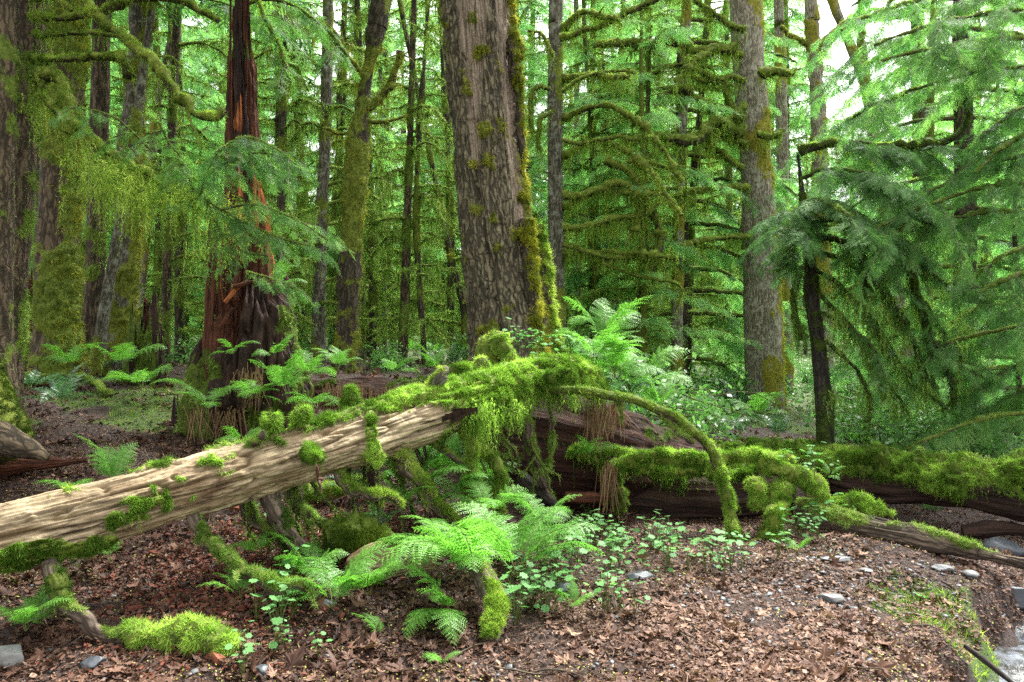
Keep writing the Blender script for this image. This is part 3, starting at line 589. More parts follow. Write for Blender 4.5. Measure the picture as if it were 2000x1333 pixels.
for lab, pl, Y, mt, mm_, mn in [
 ('thin grey trunk directly behind the golden mossed trunk', [(706, 690, 9), (703, 500, 8), (700, 300, 7)], 13, 'bark_grey', 'moss_olive', 2500),
 ('thin brown trunk standing in the gap left of the massive leaning trunk', [(786, 720, 9), (790, 600, 9), (795, 450, 8), (799, 330, 7), (803, 200, 6)], 11.5, 'bark_brown', 'moss_olive', 2500),
 ('narrow pale mossy trunk touching the left edge of the massive trunk', [(912, 700, 8), (905, 600, 7), (880, 500, 6), (868, 440, 5)], 12.5, 'bark_mossy', 'moss_yellow', 2500),
 ('thin mossy stem with drooping twigs just right of the red snag top', [(548, 640, 9), (549, 400, 8), (553, 200, 7), (556, 0, 6)], 10.5, 'bark_mossy', 'moss_olive', 5000),
 ('slim mossy trunk standing between the leaning left trunks and the red snag', [(322, 700, 10), (326, 560, 9), (330, 420, 8), (338, 200, 8), (345, 60, 8)], 11, 'bark_brown', 'moss_olive', 4000),
 ('thin dark trunk half hidden left of the red snag', [(362, 640, 6), (358, 400, 6), (352, 180, 5)], 13, 'bark_dark', 'moss_olive', 1500),
 ('very thin far trunk in the gap between golden mossed and massive trunks', [(752, 700, 5), (748, 420, 5), (744, 200, 4)], 15, 'bark_grey', 'moss_olive', 1200),
 ('far thin trunk above the mossy end of the fallen log', [(1130, 690, 6), (1128, 400, 6), (1126, 120, 5)], 16, 'bark_grey', 'moss_olive', 1200),
 ('dark thin far trunk halfway between the slim and the pale right trunks', [(1200, 640, 6), (1207, 420, 6), (1212, 200, 5)], 16, 'bark_brown', 'moss_olive', 1200),
 ('pale knobbly moss spotted post trunk left of the pale right trunk', [(1322, 700, 11), (1323, 560, 11), (1326, 440, 10), (1330, 330, 9)], 12.2, 'bark_pale', 'moss_log', 3000),
 ('grey trunk against the white sky right of the pale right trunk', [(1530, 420, 12), (1526, 200, 11), (1522, 60, 9), (1520, 0, 9)], 15, 'bark_pale', 'moss_olive', 2500),
 ('dark mossy upright trunk at the far edge of the bright gap', [(1800, 500, 14), (1796, 250, 13), (1792, 60, 12), (1790, 0, 12)], 16, 'bark_mossy', 'moss_log', 5000),
]:
    cat = 'tree'; nm = 'maple_tree' if 'pale' in mt else 'conifer_tree'
    thx, _ = trunk(nm, lab, cat, pl, Y, M[mt], M[mm_], 20, 110, 0, .0, None, 0, (.007, 24, 4), mn, .04, thick=.015)
    if 'drooping twigs' in lab or 'slim mossy' in lab or 'thin brown' in lab or 'directly behind' in lab or 'narrow pale' in lab:
        L = []
        for py in range(90, 660, 42):
            sgn = rng.choice([-1, 1]); d = rng.uniform(45, 110); b = rng.uniform(-20, 60); x0 = np.interp(-py, [-p[1] for p in pl], [p[0] for p in pl])
            if py < pl[-1][1] - 60: continue
            L.append((2.6, 1., [(x0, py), (x0+sgn*d*.5, py-rng.uniform(0, 25)+b*.3, Y+rng.uniform(-.6, .6)), (x0+sgn*d, py+b, Y+rng.uniform(-1.2, 1.2))], dict(hangL=.25, hangn=60)))
        add_limbs(thx, Y, L)
# maples in the bright gap at the upper right
th, _ = trunk('maple_tree', 'forked maple with a long mossy limb reaching right across the white sky', 'tree', [(1608, 560, 15), (1604, 400, 14), (1598, 230, 14), (1592, 130, 12), (1586, 40, 12), (1583, 0, 11)], 13.5, M['bark_pale'], M['moss_yellow'], 34, 180, 0, .08, None, 0, (.01, 24, 4), 9000, .045, thick=.03)
add_limbs(th, 13.5, [(9, 6, [(1594, 128), (1600, 100), (1625, 72), (1660, 45), (1695, 38), (1750, 30), (1800, 12), (1850, -10)], dict(thick=.03)), (6, 3, [(1592, 88), (1570, 85), (1548, 72), (1525, 50)], dict(thick=.02)), (5, 3, [(1650, 52), (1685, 28), (1720, 18)])], mossmat='moss_yellow')
th, _ = trunk('maple_tree', 'slanting maple stem crossing the white gap from top left to lower right', 'tree', [(1712, 300, 11), (1700, 220, 11), (1688, 150, 10), (1665, 100, 9), (1645, 50, 8), (1625, 0, 8)], 15, M['bark_pale'], M['moss_yellow'], 30, 120, 0, .05, None, 0, (.01, 24, 4), 5000, .05, thick=.02)
add_limbs(th, 15, [(7, 5, [(1690, 150), (1685, 100), (1680, 40), (1674, -20)], dict(thick=.02, hangn=20))], mossmat='moss_yellow')
th, _ = trunk('birch_tree', 'thin pale stem slanting between the tall left trunks and the red snag', 'tree', [(296, 330, 7), (304, 230, 7), (322, 130, 6), (338, 60, 7), (348, 0, 6)], 12, M['bark_pale'], M['moss_yellow'], 20, 80, 0, .0, None, 0, (.008, 24, 4), 2500, .03)

# left hand stand
LT = [
 ('large brown trunk at the very left edge of the photo', [(-8, 790, 42), (-14, 650, 36), (-10, 400, 34), (-5, 200, 33), (0, 0, 32)], 6.3, 'bark_brown', 'moss_olive', 3000, dict(bias=-.05)),
 ('reddish brown leaning trunk beside the left edge with a mossy foot', [(2, 760, 34), (16, 640, 29), (26, 520, 28), (38, 380, 27), (45, 240, 29), (52, 100, 31), (58, 0, 32)], 6.9, 'bark_brown', 'moss_olive', 16000, dict(bias=-.04, roots=2, hangn=90, hangL=.2)),
 ('second tall trunk with a broad column of yellow green moss', [(112, 715, 46), (110, 640, 39), (112, 500, 37), (118, 360, 36), (124, 200, 35), (130, 60, 34), (133, 0, 34)], 8.6, 'bark_brown', 'moss_yellow', 26000, dict(bias=.0, side=(.8, -.5, 0), sidew=.16, thick=.035, roots=3)),
 ('plain brown trunk right of the broadly mossed tall trunk', [(178, 700, 23), (183, 600, 19), (188, 450, 18), (192, 300, 18), (197, 120, 17), (200, 0, 16)], 10.2, 'bark_brown', 'moss_olive', 4000, dict(bias=-.12)),
 ('thin grey stem leaning right across the gap of the left trunks', [(188, 705, 12), (205, 600, 11), (222, 500, 10), (240, 400, 9), (255, 300, 8)], 9.3, 'bark_grey', 'moss_olive', 3000, dict(bias=-.06)),
 ('tall rough trunk with mossy ridges, rightmost of the left stand', [(222, 705, 34), (232, 640, 27), (243, 520, 25), (250, 400, 24), (256, 280, 22), (266, 160, 20), (274, 60, 19), (278, 0, 19)], 9.7, 'bark_grey', 'moss_yellow', 16000, dict(bias=.02, side=(1, -.2, 0), sidew=.12, thick=.03, lump=.05, roots=2)),
 ('dark trunk glimpsed behind the two leftmost trunks', [(82, 690, 14), (84, 400, 13), (88, 100, 12)], 11.5, 'bark_dark', 'moss_olive', 1500, dict(bias=-.1)),
]
LTH = []
for lab, pl, Y, mt, mm_, mn, kw in LT:
    thx, tt = trunk('conifer_tree', lab, 'tree', pl, Y, M[mt], M[mm_], 64, 300, kw.pop('up', 0), kw.pop('bias'), fur=(.02, 22, 2.2), mossn=mn, bl=.035, mosssc=2.2, **kw); LTH.append(thx)
add_limbs(LTH[1], 6.4, [
 (5, 5, [(66, 36, 6.7), (110, 37), (180, 27), (240, 10), (300, 0), (350, 3), (400, 25), (424, 42)], dict(thick=.035, hangL=.1, hangn=60)),
 (5, 3, [(66, 70, 6.7), (120, 66), (180, 64), (245, 76)], dict(thick=.015)),
 (5, 7, [(66, 122, 6.7), (100, 118), (150, 116), (200, 112), (236, 116), (248, 150)], dict(thick=.035, hangL=.15, hangn=70)),
 (9, 9, [(70, 160, 6.6), (90, 145), (112, 150), (128, 178), (132, 230), (130, 260)], dict(thick=.04, hangL=.2, hangn=90)),
 (7, 5, [(68, 175, 6.6), (100, 205), (150, 245), (195, 285), (240, 318), (290, 345), (330, 375)], dict(thick=.03, hangL=.35, hangn=110)),
 (6, 4, [(66, 0, 6.7), (90, -10), (140, 20)], dict(thick=.03)),
 (8, 5, [(140, -25, 6.4), (165, 5), (200, 42), (240, 75), (290, 115), (330, 165), (365, 210), (395, 230), (425, 232), (436, 215)], dict(thick=.04, hangL=.16, hangn=70)),
], 'bark_mossy', 'moss_log', hangn=45, forks=3)
# thick hanging curtain of moss over the left stand
mg = Geo()
for cx_, cy_, sx_, sy_, n_, Ln in [(60, 200, 10, 60, 70, .3), (215, 330, 36, 20, 600, .32), (250, 370, 45, 25, 1100, .4), (300, 395, 45, 18, 500, .35), (225, 345, 40, 20, 300, .25), (385, 400, 40, 40, 450, .35), (430, 470, 40, 30, 250, .3), (155, 300, 20, 30, 120, .3), (340, 370, 30, 30, 160, .25), (440, 420, 30, 20, 250, .4)]:
    pq = np.stack([P(cx_+rng.normal()*sx_, cy_+rng.normal()*sy_*.6, 6.3+rng.normal()*.25) for _ in range(n_//7)]); hang(mg, pq, Ln, .011, .03)
    moss_blades(mg, np.repeat(pq, 12, 0)+rng.normal(size=(len(pq)*12, 3))*.03, unit(rng.normal(size=(len(pq)*12, 3))), .035, .008, .5)
mo_o = build('hanging_moss', mg, M['moss_log'], LTH[1])

# ------------------------------------------------------------------ the red rotten snag
def shell(parent, name, mat_, cx, cy, z0, rb, Ht, taper=.7, thick=.07, nseg=200, nv=120, rough=.05, lean=(0, 0), seed=0, mossb=-.2, mossmat=None, mossn=0, inner=.45, fr=(9, 1.2), up=.1):
    """broken hollow wood shell: rb(a) base radius, Ht(a) jagged height"""
    a = np.linspace(0, 2*np.pi, nseg, endpoint=False); H = Ht(a); R0 = rb(a); zm = H.max()
    v = np.linspace(0, 1, nv)[:, None]; Z = v*H[None]; Rr = R0[None]*(1-(1-taper)*Z/zm)
    d = np.stack([np.sin(a), -np.cos(a)], -1)
    lc = np.stack([Rr*np.cos(a), Rr*np.sin(a), Z], -1)
    k = (1-np.abs(noise(lc*np.array([fr[0]*2, fr[0]*2, fr[1]])+seed)-.5)*2); k2 = noise(lc*np.array([40, 40, 4])+seed); k3 = fbm(lc*5+seed, 3)
    Rr = Rr+rough*(k3-.5)*2-rough*.9*k**4+rough*.3*k2; Rr = Rr*(1-.25*sm(.9, 1, v))
    Ri = np.maximum(Rr[::-1][:int(nv*inner)]-thick*(.3+.7*np.linspace(0, 1, int(nv*inner))[:, None]), .01); Zi = Z[::-1][:int(nv*inner)]
    RR = np.vstack([Rr, Ri]); ZZ = np.vstack([Z, Zi-.004]); n = len(RR)
    X = cx+RR*d[None, :, 0]+lean[0]*ZZ; Yy = cy+RR*d[None, :, 1]+lean[1]*ZZ
    V = np.stack([X, Yy, z0+ZZ], -1); LC = np.stack([RR*np.cos(a), RR*np.sin(a), ZZ], -1)
    nor = np.stack([np.broadcast_to(d[:, 0], RR.shape), np.broadcast_to(d[:, 1], RR.shape), RR*0+.2], -1)
    m = sm(.5, .66, fbm(LC*3.2+seed, 3)+mossb+up*(1-ZZ/zm)); m[nv:] *= .2
    i = np.arange(n-1)[:, None]*nseg; j = np.arange(nseg)[None]; j2 = (j+1) % nseg
    g = Geo(); g.add(V, np.stack([i+j, i+j2, i+nseg+j2, i+nseg+j], -1).reshape(-1, 4), 0, LC, m)
    t = Tube(); t.V = V; t.nor = unit(nor); t.moss = m; t.R = RR; t.nseg = nseg; t.n = n
    if mossn: q, nn, mm = sample_tube(t, mossn); moss_blades(g, q, nn, .03, .008, .7, 1)
    return build(name, g, [mat_]+([mossmat] if mossmat else []), parent), t
def jag(h, j, f, seed, sharp=2.0):
    def H(a): q = np.stack([np.cos(a)*f, np.sin(a)*f, a*0+seed], -1); return h+j*(noise(q)**sharp)+j*.35*noise(q*3.1)**2
    return H
def rad_fn(r, amp, f, seed):
    def R(a): q = np.stack([np.cos(a)*f, np.sin(a)*f, a*0+seed], -1); return r*(1+amp*(noise(q)-.5)*2)
    return R
YS = 7.3; zb = .25; sx0 = (482-1000)/F_PX*YS
snag = thing('cedar_snag', (sx0, YS, zb), 'tall red rotten broken snag with jagged spire, left of the golden mossed trunk', 'tree snag')
def zof(py, Y=YS): return CAMZ-(py-HY)/F_PX*Y
def xof(px_, Y=YS): return (px_-1000)/F_PX*Y
mm_ = dict(mossmat=M['moss_olive'])
def HB(a):  # lower hull: higher on the right, open with a dark cavity at the left front
    aa = (a+np.pi) % (2*np.pi)-np.pi; q = np.stack([np.cos(a)*3, np.sin(a)*3, a*0+4], -1)
    h = .9+.6*sm(-.2, .5, np.sin(aa))+.30*noise(q*2)**2+.2*noise(q*5)
    return h-.35*np.exp(-((aa+.75)/.22)**2)
shell(snag, 'stump_hull', M['rot_dark'], xof(490), YS, zb, rad_fn(.55, .28, 2.2, 3), HB, .62, .1, 260, 130, .09, seed=2, mossb=-.02, mossn=9000, **mm_)
shell(snag, 'core', M['rot_red'], xof(484), YS-.02, zb, rad_fn(.33, .22, 2.2, 8), jag(1.25, .9, 5, 2, 1.5), .6, .08, 240, 170, .12, seed=5, mossb=-.12, mossn=1500, **mm_)
shell(snag, 'red_core', M['rot_orange'], xof(484), YS+.03, zb+.8, rad_fn(.215, .25, 2.5, 11), jag(1.35, .7, 6, 5, 1.5), .75, .06, 200, 170, .075, lean=(-.02, 0), seed=9, mossb=-.3)
shell(snag, 'spire', M['rot_red'], xof(474), YS+.05, zb+1.6, rad_fn(.145, .35, 2.5, 15), jag(1.75, 1.15, 4, 9, 1.3), .42, .05, 180, 240, .075, lean=(-.012, 0), seed=13, mossb=-.22)
shell(snag, 'spire', M['rot_dark'], xof(464), YS+.1, zb+1.6, rad_fn(.07, .3, 2, 19), jag(2.3, .9, 3, 4), .35, .03, 70, 160, .025, lean=(-.008, 0), seed=23, mossb=-.2)
shell(snag, 'spire', M['rot_dark'], xof(441), YS+.05, zb+.5, rad_fn(.045, .3, 2, 29), jag(2.9, .5, 3, 4), .55, .03, 50, 160, .02, lean=(0.006, 0), seed=27, mossb=-.15)
shell(snag, 'side_slab', M['rot_red'], xof(425), YS-.25, zb+.1, rad_fn(.075, .4, 2, 31), jag(1.9, .35, 3, 6), .6, .03, 60, 120, .03, lean=(.02, 0.02), seed=33, mossb=-.2)
shell(snag, 'side_slab', M['rot_dark'], xof(392), YS-.2, zb, rad_fn(.13, .35, 2, 37), jag(.75, .35, 3, 7), .6, .05, 90, 90, .05, lean=(.1, 0), seed=41, mossb=-.15)
shell(snag, 'side_slab', M['rot_dark'], xof(352), YS-.1, zb+.2, rad_fn(.05, .35, 2, 43), jag(.28, .2, 3, 8), .5, .03, 50, 50, .02, seed=43, mossb=-.1)
shell(snag, 'side_slab', M['rot_red'], xof(578), YS-.1, zb, rad_fn(.07, .4, 2, 47), jag(1.05, .35, 3, 2), .5, .03, 60, 100, .03, lean=(-.1, 0), seed=47, mossb=-.05)
shell(snag, 'side_slab', M['rot_red'], xof(520), YS-.05, zb+1.1, rad_fn(.06, .4, 2, 49), jag(.95, .35, 3, 2), .5, .03, 60, 100, .03, lean=(-.03, 0), seed=51, mossb=-.15)
for x_, zz_, h_, mt_, ln_ in ((486, 1.5, 2.0, 'rot_orange', -.03), (455, 1.7, 2.6, 'rot_red', 0), (492, 1.6, 2.15, 'rot_dark', -.02), (470, 1.4, 3.2, 'rot_dark', 0), (500, 1.2, 1.4, 'rot_red', -.02), (447, 1.0, 1.6, 'rot_orange', .02), (512, .9, 1.2, 'rot_dark', -.04)):
    shell(snag, 'spire', M[mt_], xof(x_), YS-.12, zb+zz_-.4, rad_fn(.05, .5, 2, x_), jag(h_, .6, 3, x_), .35, .03, 50, 160, .03, lean=(ln_, .02), seed=x_, mossb=-.2)
for (a, b, r, mt) in [((440, 590, 7.0), (500, 535, 6.95), .045, 'rot_orange'), ((455, 560, 6.95), (540, 552, 6.9), .04, 'rot_red'), ((505, 548, 6.9), (560, 590, 6.9), .04, 'rot_red'), ((430, 640, 6.95), (470, 590, 6.9), .035, 'rot_red')]:
    r *= .6; t = tube(np.array([P(*a), (P(*a)+P(*b))/2+[0, 0, .02], P(*b)]), np.array([r*.3, r*1.1, r*.2]), 24, 40, furrow(.03, 30, 5, .08, 6)); build('splinter', t.g, M[mt], snag)
# broken stump left of it
st = thing('rotten_stump', (xof(290, 8.6), 8.6, gz(xof(290, 8.6), 8.6)), 'dark broken stump with upright spikes, at the foot of the left stand', 'stump')
z8 = gz(xof(290, 8.6), 8.6)-.1
shell(st, 'stump_hull', M['rot_dark'], xof(288, 8.6), 8.6, z8, rad_fn(.19, .3, 2, 3), jag(.62, .5, 4, 3), .7, .05, 120, 90, .05, seed=61, mossb=.0, mossn=4000, **mm_)
shell(st, 'core', M['rot_red'], xof(280, 8.6), 8.75, z8, rad_fn(.13, .3, 2, 5), jag(.75, .35, 4, 5), .7, .05, 80, 70, .04, seed=63, mossb=-.2)
for x_, h_ in ((306, .95), (262, .8), (318, .5)): shell(st, 'spike', M['rot_dark'], xof(x_, 8.5), 8.45, z8, rad_fn(.04, .3, 2, 5), jag(h_, .2, 3, 5), .4, .02, 40, 60, .015, seed=x_, mossb=-.05)
st2 = thing('rotten_stump', (xof(62, 9.5), 9.5, gz(xof(62, 9.5), 9.5)), 'reddish broken stump behind the two leftmost trunks', 'stump')
shell(st2, 'stump_hull', M['rot_red'], xof(66, 9.5), 9.5, gz(xof(62, 9.5), 9.5)-.1, rad_fn(.22, .3, 2, 4), jag(.6, .7, 4, 8), .7, .05, 110, 80, .05, seed=71, mossb=-.1)

# ------------------------------------------------------------------ the fallen log across the foreground
LP = [(-420, 1150, 3.35, 80), (-150, 1090, 3.55, 76), (0, 1052, 3.7, 71), (200, 1000, 3.95, 65), (400, 943, 4.25, 60), (600, 884, 4.6, 53), (800, 822, 5.05, 44), (900, 795, 5.3, 43), (1000, 762, 5.6, 41), (1080, 740, 5.85, 38), (1125, 742, 6.0, 32), (1160, 765, 6.15, 18)]
pts = PP([p[:3] for p in LP]); rad = np.array([p[3]/F_PX*p[2] for p in LP])
flog = thing('fallen_log', (pts[5][0], pts[5][1], pts[5][2]-.14), 'long pale weathered fallen log, its far end buried in bright moss', 'fallen log')
def logdisp(lc, A, S, nor):
    q = lc*np.array([1, 1, .12])+np.stack([fbm(lc*2.2)*.012]*3, -1)
    k = 1-np.abs(noise(q*56)-.5)*2; k2 = 1-np.abs(noise(q*100+4)-.5)*2; kk = 1-np.abs(noise(q*19+8)-.5)*2
    flake = sm(.52, .6, fbm(lc*np.array([9, 9, 2.2])+2, 3))
    return -.011*k**4-.006*k2**3-.045*kk**16+.012*flake+.09*(fbm(lc*1.6+1, 2)-.5)+.004*noise(lc*70)
tl = tube(pts, rad, 220, 900, logdisp, mossf=None)
PX = 1000+tl.V[..., 0]/tl.V[..., 1]*F_PX; PY = HY-(tl.V[..., 2]-CAMZ)/tl.V[..., 1]*F_PX
fr = tl.nor[..., 1] < .4; up = tl.nor[..., 2]; v3 = fbm(tl.V*6.5, 3); v9 = fbm(tl.V*16+3, 3)
cov = np.interp(PX, [0, 230, 260, 330, 380, 430, 560, 700, 820, 900], [0, 0, .5, .35, .05, .3, .45, .62, .8, 1])
m = sm(.5, .6, up*.66+.8*(v3-.5)+.45*(v9-.5)+cov*.5-.28)*(cov > .02)
def blob(x, y, sx, sy, w=1.0): return w*np.exp(-((PX-x)/sx)**2-((PY-y)/sy)**2)*fr
m = np.maximum(m, sm(.5, .6, v3*.62+v9*.38+.12*sm(250, 800, PX))*sm(.72, .88, up+.3*(v9-.5))*sm(240, 300, PX))
m = np.maximum(m, sm(860, 935, PX+120*(v3-.5)+PY*.12-95)*sm(-.75, -.2, up+.8*(v3-.5)))
knot = lambda x, y, r: np.exp(-(((PX-x)/r)**2+((PY-y)/(r*.7))**2))*fr
tl.V = tl.V-tl.nor*(.03*knot(205, 955, 9)+.025*knot(340, 932, 8)+.02*knot(130, 1000, 10)-.03*knot(470, 925, 10)-.02*knot(560, 900, 9)-.02*knot(60, 1010, 12))[..., None]
bl_ = blob(265, 985, 36, 16, .8)+blob(250, 1010, 50, 13, .8)+blob(225, 1018, 20, 14, .6)+blob(300, 960, 14, 22, .6)+blob(340, 935, 20, 12, .5)+blob(470, 940, 20, 8, .5)+blob(660, 860, 20, 8, .5)+blob(400, 905, 40, 8, .6)+blob(105, 1075, 70, 26)+blob(20, 1095, 60, 20)+blob(60, 1092, 60, 22)+blob(180, 1072, 40, 14)+blob(322, 975, 10, 30, .9)+blob(720, 830, 13, 50, 1.1)+blob(612, 895, 22, 16, 1.1)+blob(725, 885, 22, 14)+blob(160, 960, 26, 8, .6)+blob(440, 925, 30, 10, .4)+blob(545, 860, 24, 12, .6)
m = np.maximum(m, sm(.42, .62, bl_+1.3*(v9-.5)+.8*(v3-.5)))
tl.moss = m; thick = np.interp(PX, [0, 300, 800, 950], [.012, .018, .035, .055])
tl.V = tl.V+tl.nor*(m*thick*(.4+.9*fbm(tl.V*13, 2)))[..., None]
g = Geo(); g.add(tl.V, tl.F, 0, tl.lc, m*.95); build('log_trunk', g, M['log_wood'], flog)
vis = np.maximum(0, .45-tl.nor[..., 1])+.02
mg = Geo(); q, nn, mm = sample_tube(tl, 120000, m*vis*(tl.V[..., 1] < 6.2)*(PX > -60)); moss_blades(mg, q, nn, .021, .0052, .45, rand=.8)
q, nn, mm = sample_tube(tl, 700, m*(PX > 900)*(up < .2)*(up > -.5)*vis); hang(mg, q, .2, .008, .022)
q, nn, mm = sample_tube(tl, 60, m*(PX < 900)*(up < .3)*vis); hang(mg, q, .1, .007, .018)
for x_, y_, Y_, n_, L_, s_ in [(940, 800, 5.1, 150, .27, 22), (905, 790, 5.15, 60, .2, 14), (1010, 800, 5.35, 90, .18, 20), (975, 800, 5.3, 70, .18, 20), (1120, 770, 5.6, 50, .15, 14)]:
    hang(mg, np.stack([P(x_+rng.normal()*s_*.6, y_+rng.normal()*10, Y_+rng.normal()*.04) for _ in range(n_)]), L_, .010, .026)
build('moss', mg, M['moss_bright'], flog)
# torn bark where the moss begins
g = Geo()
for k in range(5):
    b = P(880+rng.normal()*8, 830+k*5-20, 5.05-.02*k); e = b+np.array([.09+rng.random()*.06, -.02, rng.normal()*.03+.03]); s = np.array([0, -.02, .03])
    V = np.array([b, e, e+s+[0, 0, rng.random()*.02], b+s*1.3]); g.add(V, [[0, 1, 2, 3]], 0, V*1)
build('torn_bark', g, M['rot_dark'], flog)

def mlimb(pl, r0, r1=None, parent=flog, name='stub_branch', mt='root_wood', mm='moss_olive', **k):
    pp = PP(pl); Ym = pp[:, 1].mean(); kw = dict(moss=1., hangn=0, thick=.008, nseg=28, mossL=.02, rnd=True, forks=2 if name == 'stub_branch' else 0); kw.update(k)
    if isinstance(r0, (list, tuple)): kw['rads'] = [r/F_PX*Ym for r in r0]; r0, r1 = r0[0], r0[-1]
    if 'n' not in kw: kw['n'] = int(np.clip(np.linalg.norm(np.diff(pp, axis=0), axis=1).sum()/.012, 16, 140))
    return limb(pp, r0/F_PX*Ym, r1/F_PX*Ym, parent, M[mt], M[mm], Ym, name=name, **kw)
_, t = mlimb([(95, 1095, 3.72), (105, 1135, 3.7), (130, 1175, 3.68), (175, 1215, 3.68), (240, 1245, 3.7), (330, 1258, 3.66), (450, 1272, 3.62)], 15, 15, mossbias=-.1, moss=.8)
_, t = mlimb([(238, 1248, 3.69), (275, 1243, 3.68), (312, 1250, 3.66), (345, 1240, 3.66), (385, 1240, 3.66), (430, 1252, 3.64), (468, 1272, 3.62)], (6, 12, 15, 22, 26, 21, 10), name='mossy_hump', mm='moss_bright', mossbias=.6, thick=.035, moss=3, nseg=48, mossL=.024, hangL=.1, hangn=260)
mlimb([(366, 990, 4.15), (385, 1030, 4.15), (418, 1070, 4.1), (465, 1105, 4.05), (520, 1135, 4.0), (605, 1152, 3.95)], 13, 11, mossbias=.0, moss=1.4)
mlimb([(522, 955, 4.45), (535, 990, 4.42), (552, 1025, 4.4), (585, 1060, 4.5), (650, 1100, 4.66)], 17, 11, mossbias=-.12)
mlimb([(472, 970, 4.55), (490, 1010, 4.55), (520, 1035, 4.55), (560, 1065, 4.6), (600, 1105, 4.62)], 10, 8, mossbias=.02)
mlimb([(562, 930, 4.7), (568, 968, 4.7), (590, 1000, 4.7), (625, 1025, 4.8), (670, 1055, 4.95)], 9, 8, mossbias=-.05)
mlimb([(645, 905, 4.65), (668, 940, 4.65), (700, 962, 4.65), (745, 966, 4.65), (785, 985, 4.7)], 11, 8, mossbias=.05, mm='moss_log', moss=1.5)
mlimb([(765, 870, 4.95), (790, 905, 4.9), (825, 950, 4.95), (865, 995, 5.05), (912, 1042, 5.15)], 16, 10, mossbias=.02, moss=1.6, mm='moss_log')
mlimb([(820, 850, 5.1), (865, 878, 5.1), (905, 905, 5.1), (935, 930, 5.1)], 7, 5, mossbias=.1)
mlimb([(893, 822, 5.2), (915, 850, 5.15), (925, 880, 5.1), (915, 930, 5.15), (918, 975, 5.2), (922, 1025, 5.25)], 6, 8, mossbias=.6, thick=.022, moss=3.5, mm='moss_log', hangL=.07, hangn=140)
mlimb([(925, 865, 5.2), (955, 890, 5.2), (975, 925, 5.2), (972, 965, 5.3), (978, 1015, 5.4)], 6, 7, mossbias=.5, thick=.02, moss=3.5, mm='moss_log', hangL=.07, hangn=120)
mlimb([(1020, 785, 5.65), (1028, 830, 5.65), (1045, 890, 5.75), (1062, 940, 5.85), (1080, 990, 5.98)], 10, 8, mossbias=.02)
mlimb([(1073, 775, 5.8), (1078, 820, 5.8), (1080, 870, 5.8), (1070, 920, 5.8)], 5, 4, mossbias=.0)
mlimb([(718, 860, 4.85), (728, 890, 4.82), (732, 930, 4.85), (736, 985, 4.9)], 10, 8, mt='rot_dark', mossbias=.0)
_, t = mlimb([(1040, 757, 5.6), (1090, 763, 5.6), (1150, 765, 5.6), (1220, 778, 5.62), (1290, 802, 5.65), (1345, 835, 5.68), (1385, 875, 5.7), (1408, 920, 5.7), (1420, 970, 5.7), (1432, 1020, 5.7), (1442, 1070, 5.65)], 6, 10, name='arching_branch', mossbias=.3, moss=2, forks=3, kink=.2, mm='moss_log', hangL=.08, hangn=40)
mlimb([(1400, 905, 5.68), (1418, 960, 5.66), (1428, 1010, 5.64), (1440, 1065, 5.6)], 4, 8, name='mossy_leg', mossbias=.7, thick=.022, moss=4, mm='moss_bright', nseg=24)
mlimb([(1288, 808, 5.65), (1320, 840, 5.65), (1355, 868, 5.65)], 5, 5, mossbias=.1)
mlimb([(1200, 775, 5.62), (1212, 800, 5.62), (1216, 830, 5.62)], 2, 1, mossbias=.5)
for k in range(22):
    x_ = rng.uniform(430, 1060); y0_ = np.interp(x_, [400, 600, 800, 1000], [1000, 935, 865, 800]); Yl = np.interp(x_, [400, 600, 800, 1000], [4.3, 4.65, 5.1, 5.6]); dx = rng.uniform(10, 70); l_ = rng.uniform(60, 170)
    mlimb([(x_, y0_-12, Yl), (x_+dx*.3, y0_+l_*.35, Yl+.05), (x_+dx*.7, y0_+l_*.7, Yl+rng.uniform(0, .25)), (x_+dx, y0_+l_, Yl+rng.uniform(0, .5))], rng.uniform(2, 4.5), 1.2, name='dead_twig', mt='twig', mossbias=rng.uniform(-.25, .25), moss=1., nseg=8, forks=3, hangL=.08, hangn=20, thick=.004, kink=.8)
# stubs on top of the log
mlimb([(480, 890, 4.35), (495, 868, 4.33), (520, 838, 4.3)], 10, 4, mossbias=-.1, mt='twig')
mlimb([(845, 775, 5.15), (855, 745, 5.15), (866, 715, 5.12)], 15, 9, mossbias=.05, mt='bark_grey', mm='moss_log', moss=1.6)
for pl, r0, r1 in [([(530, 842, 4.4), (531, 822, 4.4), (530, 812, 4.4)], (5, 7, 8), None), ([(588, 830, 4.5), (589, 808, 4.5), (588, 798, 4.5)], (5, 6, 7), None), ([(690, 800, 4.9), (684, 775, 4.9), (680, 752, 4.9)], (5, 6, 6), None),
                   ([(925, 740, 5.45), (905, 722, 5.45), (885, 722, 5.45), (868, 740, 5.45)], 5, 4), ([(1068, 745, 5.5), (1090, 732, 5.45), (1112, 730, 5.45), (1118, 745, 5.4)], 6, 6), ([(945, 725, 5.6), (945, 704, 5.6)], 9, 9), ([(596, 878, 4.45), (610, 886, 4.32), (620, 897, 4.28)], (3, 4, 4), None), ([(695, 870, 4.75), (722, 874, 4.7), (736, 890, 4.68)], (4, 6, 6), None)]:
    mlimb(pl, r0, r1, name='mossy_knob', mossbias=.8, thick=.022, moss=6., mm='moss_bright', nseg=24, mossL=.024)
_, t = mlimb([(962, 730, 5.9), (966, 700, 5.9), (968, 665, 5.9), (970, 648, 5.9)], 30, 9, name='mossy_knob', mt='bark_mossy', mossbias=.25, thick=.03, moss=1.5, mm='moss_log', nseg=28)
mlimb([(968, 652, 5.85), (985, 680, 5.82), (1000, 712, 5.8)], 8, 10, name='mossy_knob', mossbias=.8, thick=.03, moss=3, mm='moss_bright')

